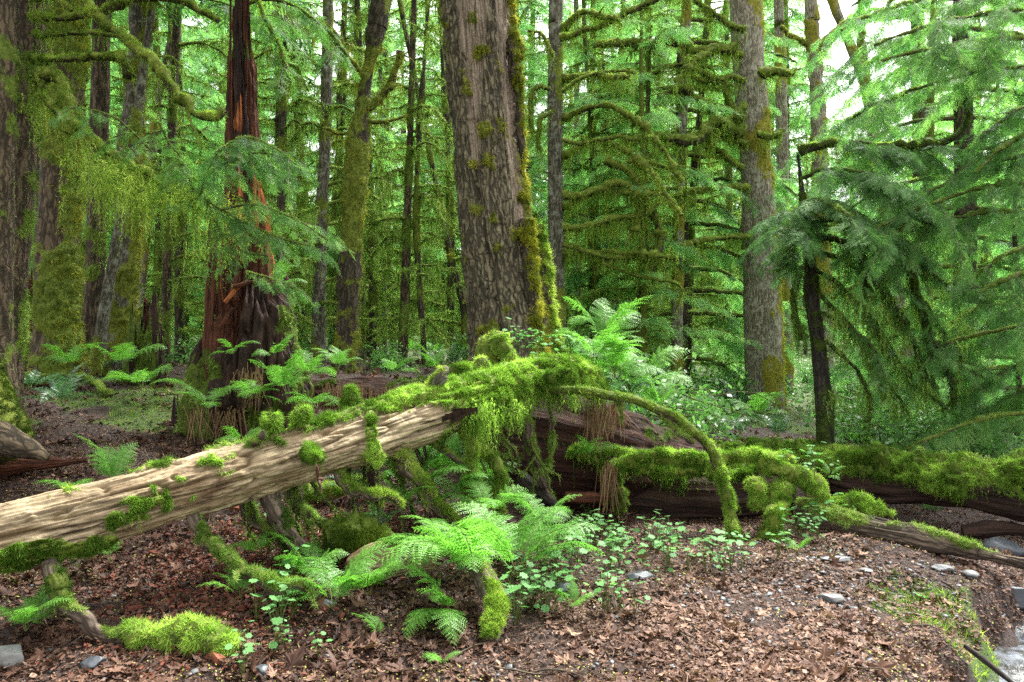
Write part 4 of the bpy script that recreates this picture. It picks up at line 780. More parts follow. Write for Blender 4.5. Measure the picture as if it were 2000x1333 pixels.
# ------------------------------------------------------------------ older logs lying behind and beside
def old_log(label, pl, radpx, mt, mossmat, up=.9, bias=0., n=500, nseg=110, fur=(.03, 12, 1.6), mn=30000, thick=.04, cutlen=.024, hangn=0, hangL=.2, name='mossy_log', lump=.12, sc=2.5, hollow=False):
    pts = PP(pl); rad = np.array([r/F_PX*p[2] for r, p in zip(radpx, pl)])
    mid = pts[len(pts)//2]; th = thing(name, (mid[0], mid[1], mid[2]-rad[len(pts)//2]), label, 'log')
    t = tube(pts, rad, nseg, n, furrow(*fur, lump, 3), mossf=moss_fn(up, bias, sc), mossup=thick)
    g = t.g; build('log_trunk', g, M[mt], th)
    mg = Geo(); q, nn, mm = sample_tube(t, mn, t.moss*(np.maximum(0, .5-t.nor[..., 1])+.01)*(np.abs(t.V[..., 0]) < t.V[..., 1]*.7)); Ym = pts[:, 1].mean(); w = max(.005, Ym/797*.7)
    moss_blades(mg, q, nn, cutlen, w, .5, rand=.8)
    if hangn: q, nn, mm = sample_tube(t, hangn, t.moss*(t.nor[..., 2] < .45)*(t.nor[..., 2] > -.3)*(t.nor[..., 1] < .2)); hang(mg, q, hangL, w*1.3, cutlen)
    if mg.n: build('moss', mg, M[mossmat], th)
    return th, t
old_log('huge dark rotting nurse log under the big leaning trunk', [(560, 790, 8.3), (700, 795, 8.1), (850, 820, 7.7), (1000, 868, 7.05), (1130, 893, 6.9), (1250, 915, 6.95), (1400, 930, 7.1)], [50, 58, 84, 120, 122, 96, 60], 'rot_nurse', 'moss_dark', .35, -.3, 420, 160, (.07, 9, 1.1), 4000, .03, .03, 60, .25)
nb, _ = old_log('thick hollow dark log with a mossy back, in front of the nurse log', [(1180, 950, 6.9), (1260, 965, 6.75), (1380, 972, 6.6), (1490, 970, 6.45), (1560, 962, 6.35)], [62, 72, 74, 72, 60], 'rot_dark', 'moss_bright', 1.25, -.36, 360, 150, (.06, 10, 1.1), 42000, .045, .028, 350, .12)
for pl, r0, r1 in [([(1195, 985, 6.3), (1190, 930, 6.25), (1150, 885, 6.3), (1105, 885, 6.3)], 7, 9), ([(1120, 890, 6.3), (1200, 880, 6.3), (1290, 900, 6.2), (1390, 905, 6.1)], 11, 12), ([(1205, 920, 6.2), (1240, 895, 6.15), (1310, 885, 6.15), (1380, 895, 6.1)], 8, 8), ([(1225, 905, 6.2), (1290, 925, 6.1), (1350, 922, 6.1), (1400, 930, 6.0)], 11, 9), ([(1190, 925, 6.25), (1215, 965, 6.2), (1212, 1000, 6.2)], 6, 8), ([(1395, 900, 6.1), (1470, 890, 6.0), (1540, 905, 5.9)], 16, 20), ([(1480, 905, 5.9), (1560, 930, 5.8), (1600, 945, 5.75)], 24, 18), ([(1570, 925, 5.85), (1600, 950, 5.8), (1612, 975, 5.8)], 12, 9)]:
    mlimb(pl, r0*.6, r1*.6, nb, 'mossy_root', 'bark_mossy', 'moss_bright', mossbias=.4, thick=.028, moss=4, nseg=26, mossL=.026, hangL=.12, hangn=90)
for pl, r0, r1 in [([(1470, 930, 5.8), (1478, 965, 5.75), (1480, 990, 5.75)], 14, 8), ([(1530, 940, 5.8), (1520, 985, 5.7), (1505, 1030, 5.65), (1465, 1078, 5.6)], 18, 9), ([(1505, 985, 5.65), (1515, 1030, 5.6), (1520, 1065, 5.6)], 12, 7)]:
    mlimb(pl, r0*.75, r1*.7, nb, 'mossy_root', 'bark_mossy', 'moss_bright', mossbias=.7, thick=.025, moss=4, nseg=24, mossL=.026, hangL=.08, hangn=100)
old_log('long moss carpeted log reaching out of the right side', [(1330, 893, 8.3), (1480, 905, 7.9), (1650, 925, 7.4), (1800, 940, 7.0), (1950, 955, 6.6), (2200, 975, 6.2)], [30, 36, 42, 48, 52, 58], 'rot_dark', 'moss_bright', 1.1, -.02, 620, 150, (.05, 12, 1.1), 90000, .05, .024, 380, .11)
old_log('slim moss topped log behind the long carpeted one', [(1290, 872, 9.4), (1400, 876, 9.2), (1520, 880, 9.0), (1640, 890, 8.8)], [16, 18, 18, 14], 'rot_dark', 'moss_bright', 1.0, .05, 220, 60, (.04, 12, 1.6), 14000, .03, .03)
old_log('flat brown rotten log sloping down to the stream', [(1560, 1000, 5.9), (1680, 1028, 5.6), (1800, 1052, 5.3), (1920, 1082, 5.05), (2060, 1112, 4.8)], [26, 28, 24, 17, 15], 'root_wood', 'moss_olive', .6, -.22, 380, 90, (.035, 16, 1.2), 5000, .015, .02, name='rotten_log')
old_log('small rounded moss covered lump behind the flat rotten log', [(1625, 1000, 6.1), (1680, 997, 6.0), (1745, 1008, 5.9)], [10, 22, 8], 'rot_dark', 'moss_bright', 1.0, .12, 90, 50, (.01, 12, 2), 9000, .03, .024, name='mossy_log')
old_log('short mossy log end with a hollow tip, bottom middle of the photo', [(935, 1105, 4.15), (955, 1150, 4.0), (968, 1195, 3.85), (957, 1250, 3.7)], [15, 19, 23, 25], 'root_wood', 'moss_log', .9, -.12, 160, 80, (.02, 26, 3), 8000, .015, .018, name='short_log')
old_log('cut grey chunk of wood among the ferns', [(690, 1108, 4.45), (760, 1095, 4.4), (850, 1098, 4.4)], [24, 36, 24], 'log_wood', 'moss_olive', .6, -.28, 120, 90, (.02, 22, 2), 1500, .01, .018, name='short_log')
old_log('crumbling red log behind the pale fallen log, at the left', [(-60, 915, 5.2), (60, 908, 5.3), (170, 900, 5.4)], [22, 22, 12], 'rot_red', 'moss_dark', .2, -.4, 140, 80, (.04, 18, 1.6), 0, .01, .02, name='rotten_log')
old_log('grey dead branch leaning against the nurse log', [(1015, 930, 6.0), (1070, 975, 5.9), (1160, 1042, 5.75)], [9, 10, 7], 'bark_dark', 'moss_olive', .3, -.3, 120, 24, (.012, 30, 3), 0, name='dead_branch')
old_log('short brown branch lying below the nurse log', [(1105, 972, 6.2), (1150, 973, 6.15), (1190, 972, 6.1)], [8, 8, 6], 'rot_red', 'moss_olive', .3, -.3, 70, 20, (.01, 30, 3), 0, name='dead_branch')
old_log('thin grey stick lying on the flat rotten log', [(1590, 985, 5.85), (1660, 1003, 5.7), (1740, 1020, 5.55), (1800, 1045, 5.4)], [5, 5, 4, 2], 'bark_dark', 'moss_olive', .3, -.3, 120, 14, (.004, 30, 3), 0, thick=0, lump=.01, name='dead_branch')
old_log('dark stick poking out over the stream in the corner', [(1885, 1262, 3.95), (1925, 1292, 3.85), (1990, 1345, 3.7)], [4, 6, 4], 'bark_dark', 'moss_olive', .3, -.3, 80, 14, (.004, 30, 3), 0, thick=0, lump=.01, name='dead_branch')
old_log('pale mossy piece of wood under the log between the stub branches', [(600, 975, 5.6), (660, 960, 5.6), (720, 940, 5.7)], [12, 14, 12], 'log_wood', 'moss_log', .7, -.05, 80, 40, (.02, 22, 2), 3000, name='short_log')
old_log('mossy root hump between the chunk of wood and the fallen log', [(640, 1060, 4.6), (700, 1045, 4.6), (770, 1060, 4.6)], [18, 24, 14], 'rot_dark', 'moss_dark', 1., .1, 90, 50, (.02, 12, 2), 6000, name='mossy_root')
old_log('dark rotten branch end lying in the water hollow at the right edge', [(1880, 1040, 6.6), (1960, 1035, 6.5), (2060, 1045, 6.4)], [12, 16, 16], 'rot_dark', 'moss_dark', .2, -.3, 90, 50, (.03, 14, 2), 0, name='rotten_log')
old_log('low mossy branch on the bank between the sword fern and the stump', [(55, 745, 8.2), (130, 738, 8.1), (180, 748, 8.0), (215, 775, 7.9)], [6, 7, 6, 5], 'bark_mossy', 'moss_olive', .8, .1, 90, 20, (.01, 20, 2), 3000, lump=.03, name='dead_branch')
# near mossy tree foot at the left edge
fo = thing('tree_foot', (P(-60, 880, 4.9)), 'round foot of a near tree, dark green moss above a bare brown root, left edge', 'tree root')
t = tube(PP([(-130, 560, 5.0), (-90, 700, 5.0), (-60, 800, 4.95), (-40, 900, 4.9)]), np.array([55, 62, 78, 92])/F_PX*4.95, 80, 200, furrow(.01, 9, 3, .05), mossf=moss_fn(.4, .3, 3), mossup=.02)
q, nn, mm = sample_tube(t, 30000, t.moss*(t.V[..., 0] > P(-60, 0, 4.95)[0])); moss_blades(t.g, q, nn, .016, .005, .6, 1); build('trunk', t.g, [M['bark_mossy'], M['moss_dark']], fo)
t = tube(PP([(-20, 850, 4.85), (30, 868, 4.8), (62, 880, 4.75), (95, 895, 4.75)]), np.array([40, 26, 18, 6])/F_PX*4.8, 40, 70, furrow(.006, 16, 4, .03), mossf=moss_fn(.2, -.35, 3)); build('root', t.g, M['bark_brown'], fo)

# dark dead fronds hanging under the end of the log
g = Geo()
for x_, y_, Y_, n_, L_, s_ in [(1200, 800, 5.95, 80, .24, 12), (1165, 800, 6.0, 60, .3, 8), (440, 815, 6.75, 50, .3, 22), (380, 815, 6.6, 25, .25, 12), (1190, 925, 6.15, 60, .35, 8), (700, 770, 7.6, 160, .25, 60), (490, 740, 6.8, 60, .3, 14)]:
    for k in range(n_):
        b = P(x_+rng.normal()*s_, y_-10+rng.normal()*8, Y_+rng.normal()*.05); l = L_*rng.uniform(.5, 1.1); m_ = 6; f = np.linspace(0, 1, m_)
        c = b+np.stack([rng.normal()*.05*f+rng.normal()*.02*f**2, rng.normal()*.05*f, -l*f], -1); s = np.array([.0035, .001, 0])*(1-f[:, None]*.6)
        V = np.stack([c-s, c+s], 1).reshape(-1, 3); i = np.arange(m_-1)*2; g.add(V, np.stack([i, i+1, i+3, i+2], -1), 0, tint=rng.random())
tag(build('dry_fronds', g, M['dry']), 'brown dead fern fronds hanging from the logs and snag', 'dead fronds', None, 'stuff')

# ------------------------------------------------------------------ ferns
def bend(V, L, th0, curl, twist=0., side=0.):
    """map a frond lying along +x (unit length) on to an arc: start elevation th0, bending down by curl radians"""
    s = V[:, 0]; n = 60; ss = np.linspace(-.02, 1.2, n); th = th0-curl*np.clip(ss, 0, 2)**1.4
    X = np.concatenate([[0], np.cumsum(np.cos(th[:-1])*np.diff(ss))]); Z = np.concatenate([[0], np.cumsum(np.sin(th[:-1])*np.diff(ss))])
    xc = np.interp(s, ss, X); zc = np.interp(s, ss, Z); t = np.interp(s, ss, th)
    y = V[:, 1]; z = V[:, 2]; tw = twist*s; y2 = y*np.cos(tw)-z*np.sin(tw); z2 = y*np.sin(tw)+z*np.cos(tw)
    return np.stack([xc-np.sin(t)*z2, y2+side*s*s, zc+np.cos(t)*z2], -1)*L
def frond_template(kind, r, lod=1.0):
    Ps, Ds, Ls, Ws = [], [], [], []
    if kind == 'lady':
        npn = int(17*lod)
        for i in range(npn):
            f = .2+.8*(i+.5)/npn; u = (f-.2)/.8; ln = .30*(math.sin(math.pi*(u*.72+.2)))**1.1*(1-u*.45)+.012
            for sg in (-1, 1):
                a = math.radians(72-22*u+r.normal()*4)*sg; d = unit(np.array([math.cos(a), math.sin(a), -.12+r.normal()*.12])); b = np.array([f+.008*sg, 0, 0.]); m = max(3, int(9*lod*ln/.3)+2)
                Ps.append(b); Ds.append(d); Ls.append(ln); Ws.append(.012)
                for k in range(m):
                    h = (k+.5)/m; l2 = ln*.24*(1-h*.75)+.004
                    for s2 in (-1, 1):
                        a2 = a+math.radians(62)*s2; Ps.append(b+d*ln*h-np.array([0, 0, .12])*ln*h*h); Ds.append(unit(np.array([math.cos(a2), math.sin(a2), -.15+r.normal()*.1]))); Ls.append(l2); Ws.append(max(l2*.48, ln/m*.62))
    else:
        npn = int(30*lod)
        for i in range(npn):
            f = .14+.86*(i+.5)/npn; u = (f-.14)/.86; ln = .15*min(1, (u*5+.4))*(1-u**2.2)**.8+.01
            for sg in (-1, 1):
                a = math.radians(74-24*u+r.normal()*3)*sg; Ps.append(np.array([f, 0, 0.])); Ds.append(unit(np.array([math.cos(a), math.sin(a), .12+r.normal()*.12]))); Ls.append(ln); Ws.append(.02+.006*(1-u))
    D = np.array(Ds); N = unit(np.array([0, 0, 1.])+r.normal(size=D.shape)*.12)
    V, Fc = diamonds(np.array(Ps), D, N, np.array(Ls), np.array(Ws), .35)
    s = np.linspace(0, 1, 14); w = .006*(1-s*.8); R = np.concatenate([np.stack([s, w, s*0], -1), np.stack([s, -w, s*0], -1), np.stack([s, s*0, -w*1.2], -1)]); i = np.arange(13)
    RF = np.concatenate([np.stack([i, i+1, i+15, i+14], -1), np.stack([i, i+1, i+29, i+28], -1), np.stack([i+14, i+15, i+29, i+28], -1)])
    return V, Fc, R, RF
FR = {}
def frond_meshes(kind):
    L = []
    for k in range(7):
        r = np.random.default_rng(100+k+(50 if kind == 'sword' else 0)); V, Fc, R, RF = frond_template(kind, r)
        th0 = r.uniform(.55, 1.25); curl = r.uniform(.9, 1.7) if kind == 'lady' else r.uniform(1.0, 1.8); sd = r.normal()*.12; tw = r.normal()*.5
        g = Geo(); W_ = bend(V, 1, th0, curl, tw, sd); nd = len(V)//4
        g.add(W_, Fc, 0, tint=np.repeat(np.clip(r.uniform(.3, .6)+r.normal(size=nd)*.14, 0, 1), 4)); g.add(bend(R, 1, th0, curl, tw, sd), RF, 1)
        L.append(g)
    return L
for kind, mk in (('lady', 'fern'), ('sword', 'fern_blue')):
    FR[kind] = []
    for g in frond_meshes(kind):
        o = build('frond', g, [M[mk], M['stem']]); FR[kind].append(o.data); bpy.data.objects.remove(o)
nfern = 0
def fern(px_, py_, Y, size, n, kind, label, group='ferns growing around the logs', az=None, spread=2*math.pi, tilt=0., k0=None):
    """a rosette of fronds; each frond an object of its own (shared meshes)"""
    p = P(px_, py_, Y); th = thing('lady_fern' if kind == 'lady' else 'sword_fern', p, label, 'fern', group)
    a0 = rng.uniform(0, 2*np.pi) if az is None else az
    for k in range(n):
        o = bpy.data.objects.new('frond', FR[kind][rng.integers(7)]); COL.objects.link(o); o.parent = th
        a = a0+(k+.5)/n*spread-spread/2*(az is not None)+rng.normal()*.18
        o.rotation_euler = (rng.normal()*.15, rng.normal()*.15+tilt, a); s = size*rng.uniform(.65, 1.08); o.scale = (s, s*rng.uniform(.85, 1.1), s)
    return th
D2 = math.radians
FL = [  # px, py, Y, size, n, kind, label, az, spread
 (1010, 1130, 4.35, .62, 6, 'lady', 'tall lady fern with upright triangular fronds, middle foreground', D2(80), 5),
 (930, 1130, 4.2, .62, 6, 'lady', 'lady fern arching left and down toward the short hollow log', D2(215), 2.6),
 (880, 1085, 4.4, .5, 5, 'lady', 'lady fern spreading left over the grey chunk of wood', D2(180), 2.2),
 (985, 1085, 4.6, .5, 5, 'lady', 'lady fern just behind the tall triangular one', D2(60), 4),
 (650, 1190, 4.0, .45, 6, 'lady', 'lady fern between the grey chunk and the herb cluster', D2(100), 4.5),
 (720, 1165, 4.1, .36, 4, 'lady', 'small lady fern in front of the grey chunk of wood', D2(300), 3),
 (820, 960, 5.1, .5, 6, 'lady', 'lady fern directly under the middle of the fallen log', None, 6.3),
 (900, 985, 5.2, .5, 5, 'lady', 'lady fern between the hanging mossy stub branches', None, 6.3),
 (960, 1010, 5.0, .42, 5, 'lady', 'lady fern right of the hanging mossy stub branches', None, 6.3),
 (700, 960, 5.0, .35, 6, 'sword', 'bluish sword fern drooping below the fallen log', D2(250), 3.5),
 (780, 1000, 4.9, .32, 5, 'lady', 'small lady fern beside the drooping sword fern', None, 6.3),
 (505, 1085, 4.4, .24, 4, 'lady', 'little dark lady fern under the forked stub branches', None, 6.3),
 (470, 1170, 4.0, .3, 4, 'lady', 'thin lady fern above the mossy hump', D2(140), 3),
 (50, 1235, 3.62, .27, 6, 'lady', 'lady fern low in the bottom left corner', None, 6.3),
 (70, 1200, 3.8, .18, 4, 'lady', 'small lady fern beneath the thick left end of the log', D2(90), 3),
 (215, 1100, 4.25, .28, 3, 'lady', 'fern with one flat frond under the fallen log at left', D2(150), 2),
 (215, 955, 4.9, .42, 4, 'lady', 'bright lady fern rising behind the fallen log at left', D2(130), 2.2),
 (150, 975, 4.6, .3, 4, 'lady', 'low lady fern tucked behind the fallen log at left', D2(160), 2.4),
 (280, 760, 7.6, .5, 6, 'lady', 'lady fern at the foot of the dark spiked stump', None, 6.3),
 (240, 720, 8.0, .5, 5, 'lady', 'lady fern in front of the tall rough trunk', None, 6.3),
 (120, 790, 6.6, .55, 9, 'sword', 'large sword fern on the bank at left', None, 6.3),
 (60, 760, 7.2, .45, 7, 'sword', 'sword fern behind the large one at left', None, 6.3),
 (140, 720, 8.2, .5, 5, 'lady', 'lady fern between the two mossy left trunks', None, 6.3),
 (410, 800, 6.5, .38, 5, 'lady', 'lady fern in front of the low left side of the red snag', None, 6.3),
 (450, 690, 6.75, .3, 4, 'lady', 'lady fern sprouting from the dark hollow of the red snag', D2(270), 3),
 (545, 560, 6.9, .34, 4, 'lady', 'fern high on the right shoulder of the red snag', D2(-40), 2),
 (490, 780, 6.55, .42, 6, 'lady', 'lady fern on the front foot of the red snag', None, 6.3),
 (560, 770, 6.6, .45, 7, 'lady', 'full lady fern right of the red snag foot', None, 6.3),
 (600, 740, 7.0, .45, 6, 'lady', 'lady fern standing right of the red snag', None, 6.3),
 (620, 800, 6.3, .4, 5, 'lady', 'lady fern touching the mossy top of the fallen log', None, 6.3),
 (535, 700, 6.8, .34, 4, 'lady', 'lady fern halfway up the right side of the red snag', D2(-60), 3),
 (660, 725, 8.4, .42, 6, 'lady', 'lady fern at the foot of the golden mossed trunk', None, 6.3),
 (775, 730, 8.6, .35, 6, 'lady', 'lady fern on the dark bank left of the massive trunk', None, 6.3),
 (470, 870, 6.0, .3, 4, 'lady', 'small fern on the bank between snag and fallen log', None, 6.3),
 (1160, 715, 6.2, .55, 6, 'lady', 'bright lady fern at the mossy end of the fallen log', None, 6.3),
 (1200, 740, 6.3, .6, 7, 'lady', 'tall bright lady fern right of the fallen log end', None, 6.3),
 (1250, 760, 6.5, .55, 6, 'lady', 'lady fern above the arching branch', None, 6.3),
 (1180, 680, 6.9, .6, 6, 'lady', 'lady fern reaching up beside the massive trunk', D2(60), 4),
 (1110, 650, 7.0, .4, 4, 'lady', 'fern on the mossy flank of the massive trunk', D2(20), 3),
 (1225, 780, 6.2, .42, 6, 'sword', 'sword fern hanging below the arching branch', D2(-80), 3.4),
 (1290, 800, 7.4, .5, 6, 'lady', 'lady fern behind the arching branch', None, 6.3),
 (1270, 860, 7.0, .4, 5, 'sword', 'sword fern between nurse log and arching branch', D2(-60), 4),
 (1150, 895, 6.05, .28, 6, 'lady', 'little lady fern on the end of the hollow log', None, 6.3),
 (1445, 850, 9.2, .55, 8, 'sword', 'sword fern in front of the pale trunk', None, 6.3),
 (1520, 855, 8.6, .62, 9, 'sword', 'bright arching fern between pale trunk and dark sapling', None, 6.3),
 (1480, 820, 9.6, .6, 8, 'lady', 'lady fern at the base of the pale trunk', None, 6.3),
 (1390, 830, 9.6, .55, 7, 'lady', 'lady fern left of the pale trunk', None, 6.3),
 (1665, 870, 9.0, .4, 6, 'lady', 'lady fern right of the dark sapling', None, 6.3),
 (1330, 860, 8.8, .45, 6, 'sword', 'sword fern behind the slim mossy log', None, 6.3),
 (1620, 935, 6.0, .2, 4, 'lady', 'tiny fern at the tip of the mossy roots', None, 6.3),
 (1560, 1080, 5.2, .17, 4, 'lady', 'tiny fern on the path below the mossy roots', None, 6.3),
 (880, 1200, 3.95, .4, 5, 'lady', 'lady fern drooping in front, left of the short hollow log', D2(230), 2.4),
 (1060, 1040, 4.9, .42, 6, 'lady', 'lady fern at the right side of the central fern clump', None, 6.3),
 (600, 1130, 4.3, .36, 5, 'lady', 'lady fern under the forked stub branches', None, 6.3),
 (740, 1040, 4.75, .36, 5, 'sword', 'sword fern behind the grey chunk of wood', None, 6.3),
 (860, 930, 5.6, .5, 7, 'lady', 'bright lady fern behind the hanging mossy stub branches', None, 6.3),
 (930, 950, 5.7, .45, 6, 'lady', 'lady fern in front of the dark nurse log', None, 6.3),
 (800, 900, 5.8, .42, 6, 'lady', 'lady fern seen through the gap under the fallen log', None, 6.3),
 (860, 1300, 3.5, .16, 3, 'lady', 'tiny yellow fern in the leaves, bottom middle', None, 6.3),
 (750, 1250, 3.75, .2, 3, 'lady', 'small fern lying in the shade left of the short hollow log', D2(180), 2),
 (1120, 1190, 4.0, .18, 4, 'lady', 'small fern among the herbs right of the short hollow log', None, 6.3),
]
for f in FL: fern(*f[:7], az=f[7], spread=f[8])
# understorey ferns further back
spots = [(1350, 1.0), (1560, 1.2)]
for k in range(46):
    Y = rng.uniform(9.5, 19); x = rng.uniform(-.5, .68)*Y; pxx = 1000+x/Y*F_PX; z = gz(x, Y)
    if stream_d(x, Y) < .7: continue
    p = (pxx, HY-(z-CAMZ)/Y*F_PX, Y); d = 'left of the red snag' if pxx < 400 else 'between the red snag and the massive trunk' if pxx < 900 else 'between the massive trunk and the pale trunk' if pxx < 1480 else 'right of the pale trunk'
    fern(*p, rng.uniform(.45, .8), 6, 'lady' if rng.random() < .6 else 'sword', 'small distant fern on the forest floor '+d, 'ferns on the forest floor behind')

# ------------------------------------------------------------------ broad leaved herbs
def herb_leaf(r, lobes=7):
    n = 28; a = np.linspace(-np.pi*.9, np.pi*.9, n); rr = .5*(1+.12*np.cos(a*lobes))*(1-.12*np.abs(a)/np.pi); x = rr*np.cos(a)+.3; y = rr*np.sin(a)
    z = -.16*(x-.3)**2-.25*y*y+.1*np.abs(y)+r.normal()*.02; V = np.vstack([[.02, 0, 0], np.stack([x, y, z], -1)]); k = np.arange(1, n)
    return V, np.stack([k*0, k, k+1], -1)
HV = []
for k in range(5):
    r = np.random.default_rng(200+k); g = Geo(); n = 4+k
    TV, TF = herb_leaf(r)
    for j in range(n):
        a = j*2.4+r.normal()*.3; h = r.uniform(.05, .16)+.02*j; d = r.uniform(.02, .07); tip = np.array([math.cos(a)*d, math.sin(a)*d, h]); c = spline(np.array([[0, 0, -.02], tip*np.array([.4, .4, .6]), tip]), 6); s = np.array([.0016, 0, 0]); s2 = np.array([0, .0016, 0])
        for q in (s, s2):
            V = np.stack([c-q, c+q], 1).reshape(-1, 3); i = np.arange(5)*2; g.add(V, np.stack([i, i+1, i+3, i+2], -1), 1)
        inst(g, TV, TF, rotm(np.array([r.normal()*.25]), np.array([.15+r.normal()*.2]), np.array([a]))*r.uniform(.03, .062), tip[None], 0, np.array([r.uniform(.25, .95)]))
    o = build('herb_plant', g, [M['herb'], M['stem']]); HV.append(o.data); bpy.data.objects.remove(o)
HC = [(1150, 1075, 55, 45, 34, 5.0, 'right of the tall lady fern'), (1080, 1120, 40, 40, 20, 4.5, 'around the foot of the tall lady fern'), (1210, 1130, 60, 40, 18, 4.6, 'at the edge of the path'), (560, 1195, 36, 34, 18, 3.85, 'above the bottom left brown leaves'), (1030, 1190, 34, 24, 14, 4.0, 'right of the short hollow log'), (1590, 1035, 36, 26, 18, 5.4, 'below the mossy roots'),
      (1330, 1100, 60, 22, 10, 4.9, 'on the path'), (1440, 1085, 40, 14, 10, 5.2, 'by the mossy leg of the arching branch'), (860, 890, 40, 24, 12, 5.6, 'behind the stub branches'), (1040, 690, 28, 10, 16, 6.4, 'on top of the mossy log end'), (1120, 705, 30, 8, 10, 6.3, 'beside the mossy end of the log'), (520, 1255, 60, 24, 8, 3.65, 'in the brown leaves near the mossy hump'), (1270, 1060, 60, 14, 12, 5.4, 'before the hollow log'), (1560, 930, 40, 8, 8, 5.75, 'growing on the mossy roots'), (900, 1140, 60, 20, 12, 4.2, 'between the lady ferns')]
for cx_, cy_, sx_, sy_, n_, Y_, lab in HC:
    onlog = cy_ < 1000
    for k in range(n_):
        pxx, pyy = cx_+rng.normal()*sx_, cy_+rng.normal()*sy_
        if onlog: p = P(pxx, pyy, Y_+rng.normal()*.1)
        else:
            Y = np.clip((CAMZ-.05)*F_PX/(pyy-HY), 3.4, 6.5); x = (pxx-1000)/F_PX*Y; p = np.array([x, Y, gz(x, Y)])
        o = bpy.data.objects.new('herb_plant', HV[rng.integers(5)]); COL.objects.link(o); o.location = p; o.rotation_euler = (0, 0, rng.uniform(0, 6.3)); s = rng.uniform(.45, 1.0); o.scale = (s, s, s)
        tag(o, 'small round leaved green herb '+lab, 'herb', 'green herbs '+lab)

# ------------------------------------------------------------------ dead leaves, twigs, stones
def maple_leaf(r):
    tips = [(-2.3, .55), (-1.15, .9), (0, 1.1), (1.15, .9), (2.3, .55)]; a, rr = [], []
    for i, (t, l) in enumerate(tips):
        a += [t-.28, t-.13, t, t+.13, t+.28]; rr += [l*.62, l*.66, l, l*.66, l*.62]
        if i < 4: a.append((t+tips[i+1][0])/2); rr.append(.32)
    a = np.array([-2.95]+a+[2.95]); rr = np.array([.2]+rr+[.2]); n = len(a); x = rr*np.cos(a); y = rr*np.sin(a)
    V0 = np.stack([x, y], -1); V1 = V0*.5; V = np.vstack([[[0, 0]], V1, V0]); c = r.uniform(.3, 1.0); ph = r.uniform(0, 6.3); q = V[:, 0]*math.cos(ph)+V[:, 1]*math.sin(ph)
    z = c*q*q*.55+.12*np.sin(V[:, 0]*5+ph)*np.abs(V[:, 1])+r.normal(size=len(V))*.05
    V = np.column_stack([V*(1-.2*np.abs(q)[:, None]), z]); k = np.arange(n-1)
    F3 = np.stack([k*0, k+1, k+2], -1); F4 = np.stack([k+1, k+1+n, k+2+n, k+2], -1)
    Fa = np.vstack([F3, F4[:, [0, 1, 2]], F4[:, [0, 2, 3]]]); return V, Fa
ML = [maple_leaf(np.random.default_rng(300+k)) for k in range(8)]
def bit(r):
    n = 4; x = np.linspace(-.5, .5, n); w = np.array([.12, .32, .28, .05])*r.uniform(.7, 1.3, n); z = r.uniform(-.5, .8)*x*x; V = np.vstack([np.stack([x, w, z+r.normal(size=n)*.04], -1), np.stack([x, -w, z+r.normal(size=n)*.04], -1)])
    i = np.arange(n-1); return V, np.stack([i, i+1, i+n+1, i+n], -1)
BT = [bit(np.random.default_rng(400+k)) for k in range(8)]
def scatter_xy(n, y0, y1, bias=1.6, x0=-.72, x1=.72):
    y = y0+(y1-y0)*rng.random(n)**bias; x = rng.uniform(x0, x1, n)*y; return x, y
def keep_dry(x, y): return stream_d(x, y) > .52
lit = Geo()
def scat(TT, n, s0, s1, y0, y1, bias, flat, lift, mask=None, tint=None, g=lit):
    x, y = scatter_xy(n, y0, y1, bias); k = keep_dry(x, y)
    if mask is not None: k &= rng.random(n) < mask(x, y)
    if g is lit: k &= rng.random(n) < .3+.7*sm(.36, .55, fbm(np.stack([x, y, x*0+2], -1)*2.3, 3))
    x, y = x[k], y[k]; n = len(x); z = ground_z(x, y); s = rng.uniform(s0, s1, n); which = rng.integers(len(TT), size=n)
    Mx = rotm(rng.normal(size=n)*flat, rng.normal(size=n)*flat, rng.uniform(0, 6.3, n))*s[:, None, None]; tt = np.clip(rng.normal(.5, .22, n)+.16*sm(-.3, .8, x)-.08+(fbm(np.stack([x, y, x*0], -1)*1.5, 2)-.5)*.5, 0, 1) if tint is None else tint(x, y)
    for w in range(len(TT)):
        q = which == w; inst(g, TT[w][0], TT[w][1], Mx[q], np.stack([x, y, z+lift*rng.random(n)+.15*s*flat], -1)[q], 0, tt[q])
leftm = lambda x, y: .35+.65*sm(.6, -.4, x+.35*(y-3.8))
scat(ML, 5200, .03, .075, 3.2, 9, 1.5, .4, .02, leftm)
scat(ML, 1800, .016, .04, 3.2, 9, 1.3, .35, .015)
scat(BT, 42000, .014, .04, 3.2, 8.5, 1.4, .35, .015)
scat(BT, 150000, .007, .019, 3.2, 7, 1.3, .4, .01)
NB = [(V*np.array([1, .12, .4]), Fc) for V, Fc in BT[:3]]; scat(NB, 26000, .02, .07, 3.2, 7, 1.2, .3, .02)
scat(ML, 500, .04, .08, 3.2, 6, 1.1, .5, .03)
scat(ML, 3000, .05, .11, 8, 20, 1.2, .4, .03)
tag(build('fallen_leaves', lit, M['litter']), 'brown dead leaves and leaf crumbs covering the ground', 'dead leaves', None, 'stuff')
g = Geo(); scat(BT, 16000, .006, .014, 3.2, 7, 1.3, .3, .02, lambda x, y: sm(.42, .62, fbm(np.stack([x, y, x*0+4], -1)*2.2, 3)), g=g)
tag(build('bud_scales', g, M['fleck']), 'tiny yellow green bud scales sprinkled over the leaves', 'bud scales', None, 'stuff')
g = Geo(); redm = lambda x, y: np.exp(-((x+1.45)/.5)**2-((y-4.65)/.75)**2)+.6*np.exp(-((x+.9)/.4)**2-((y-5.3)/.6)**2)
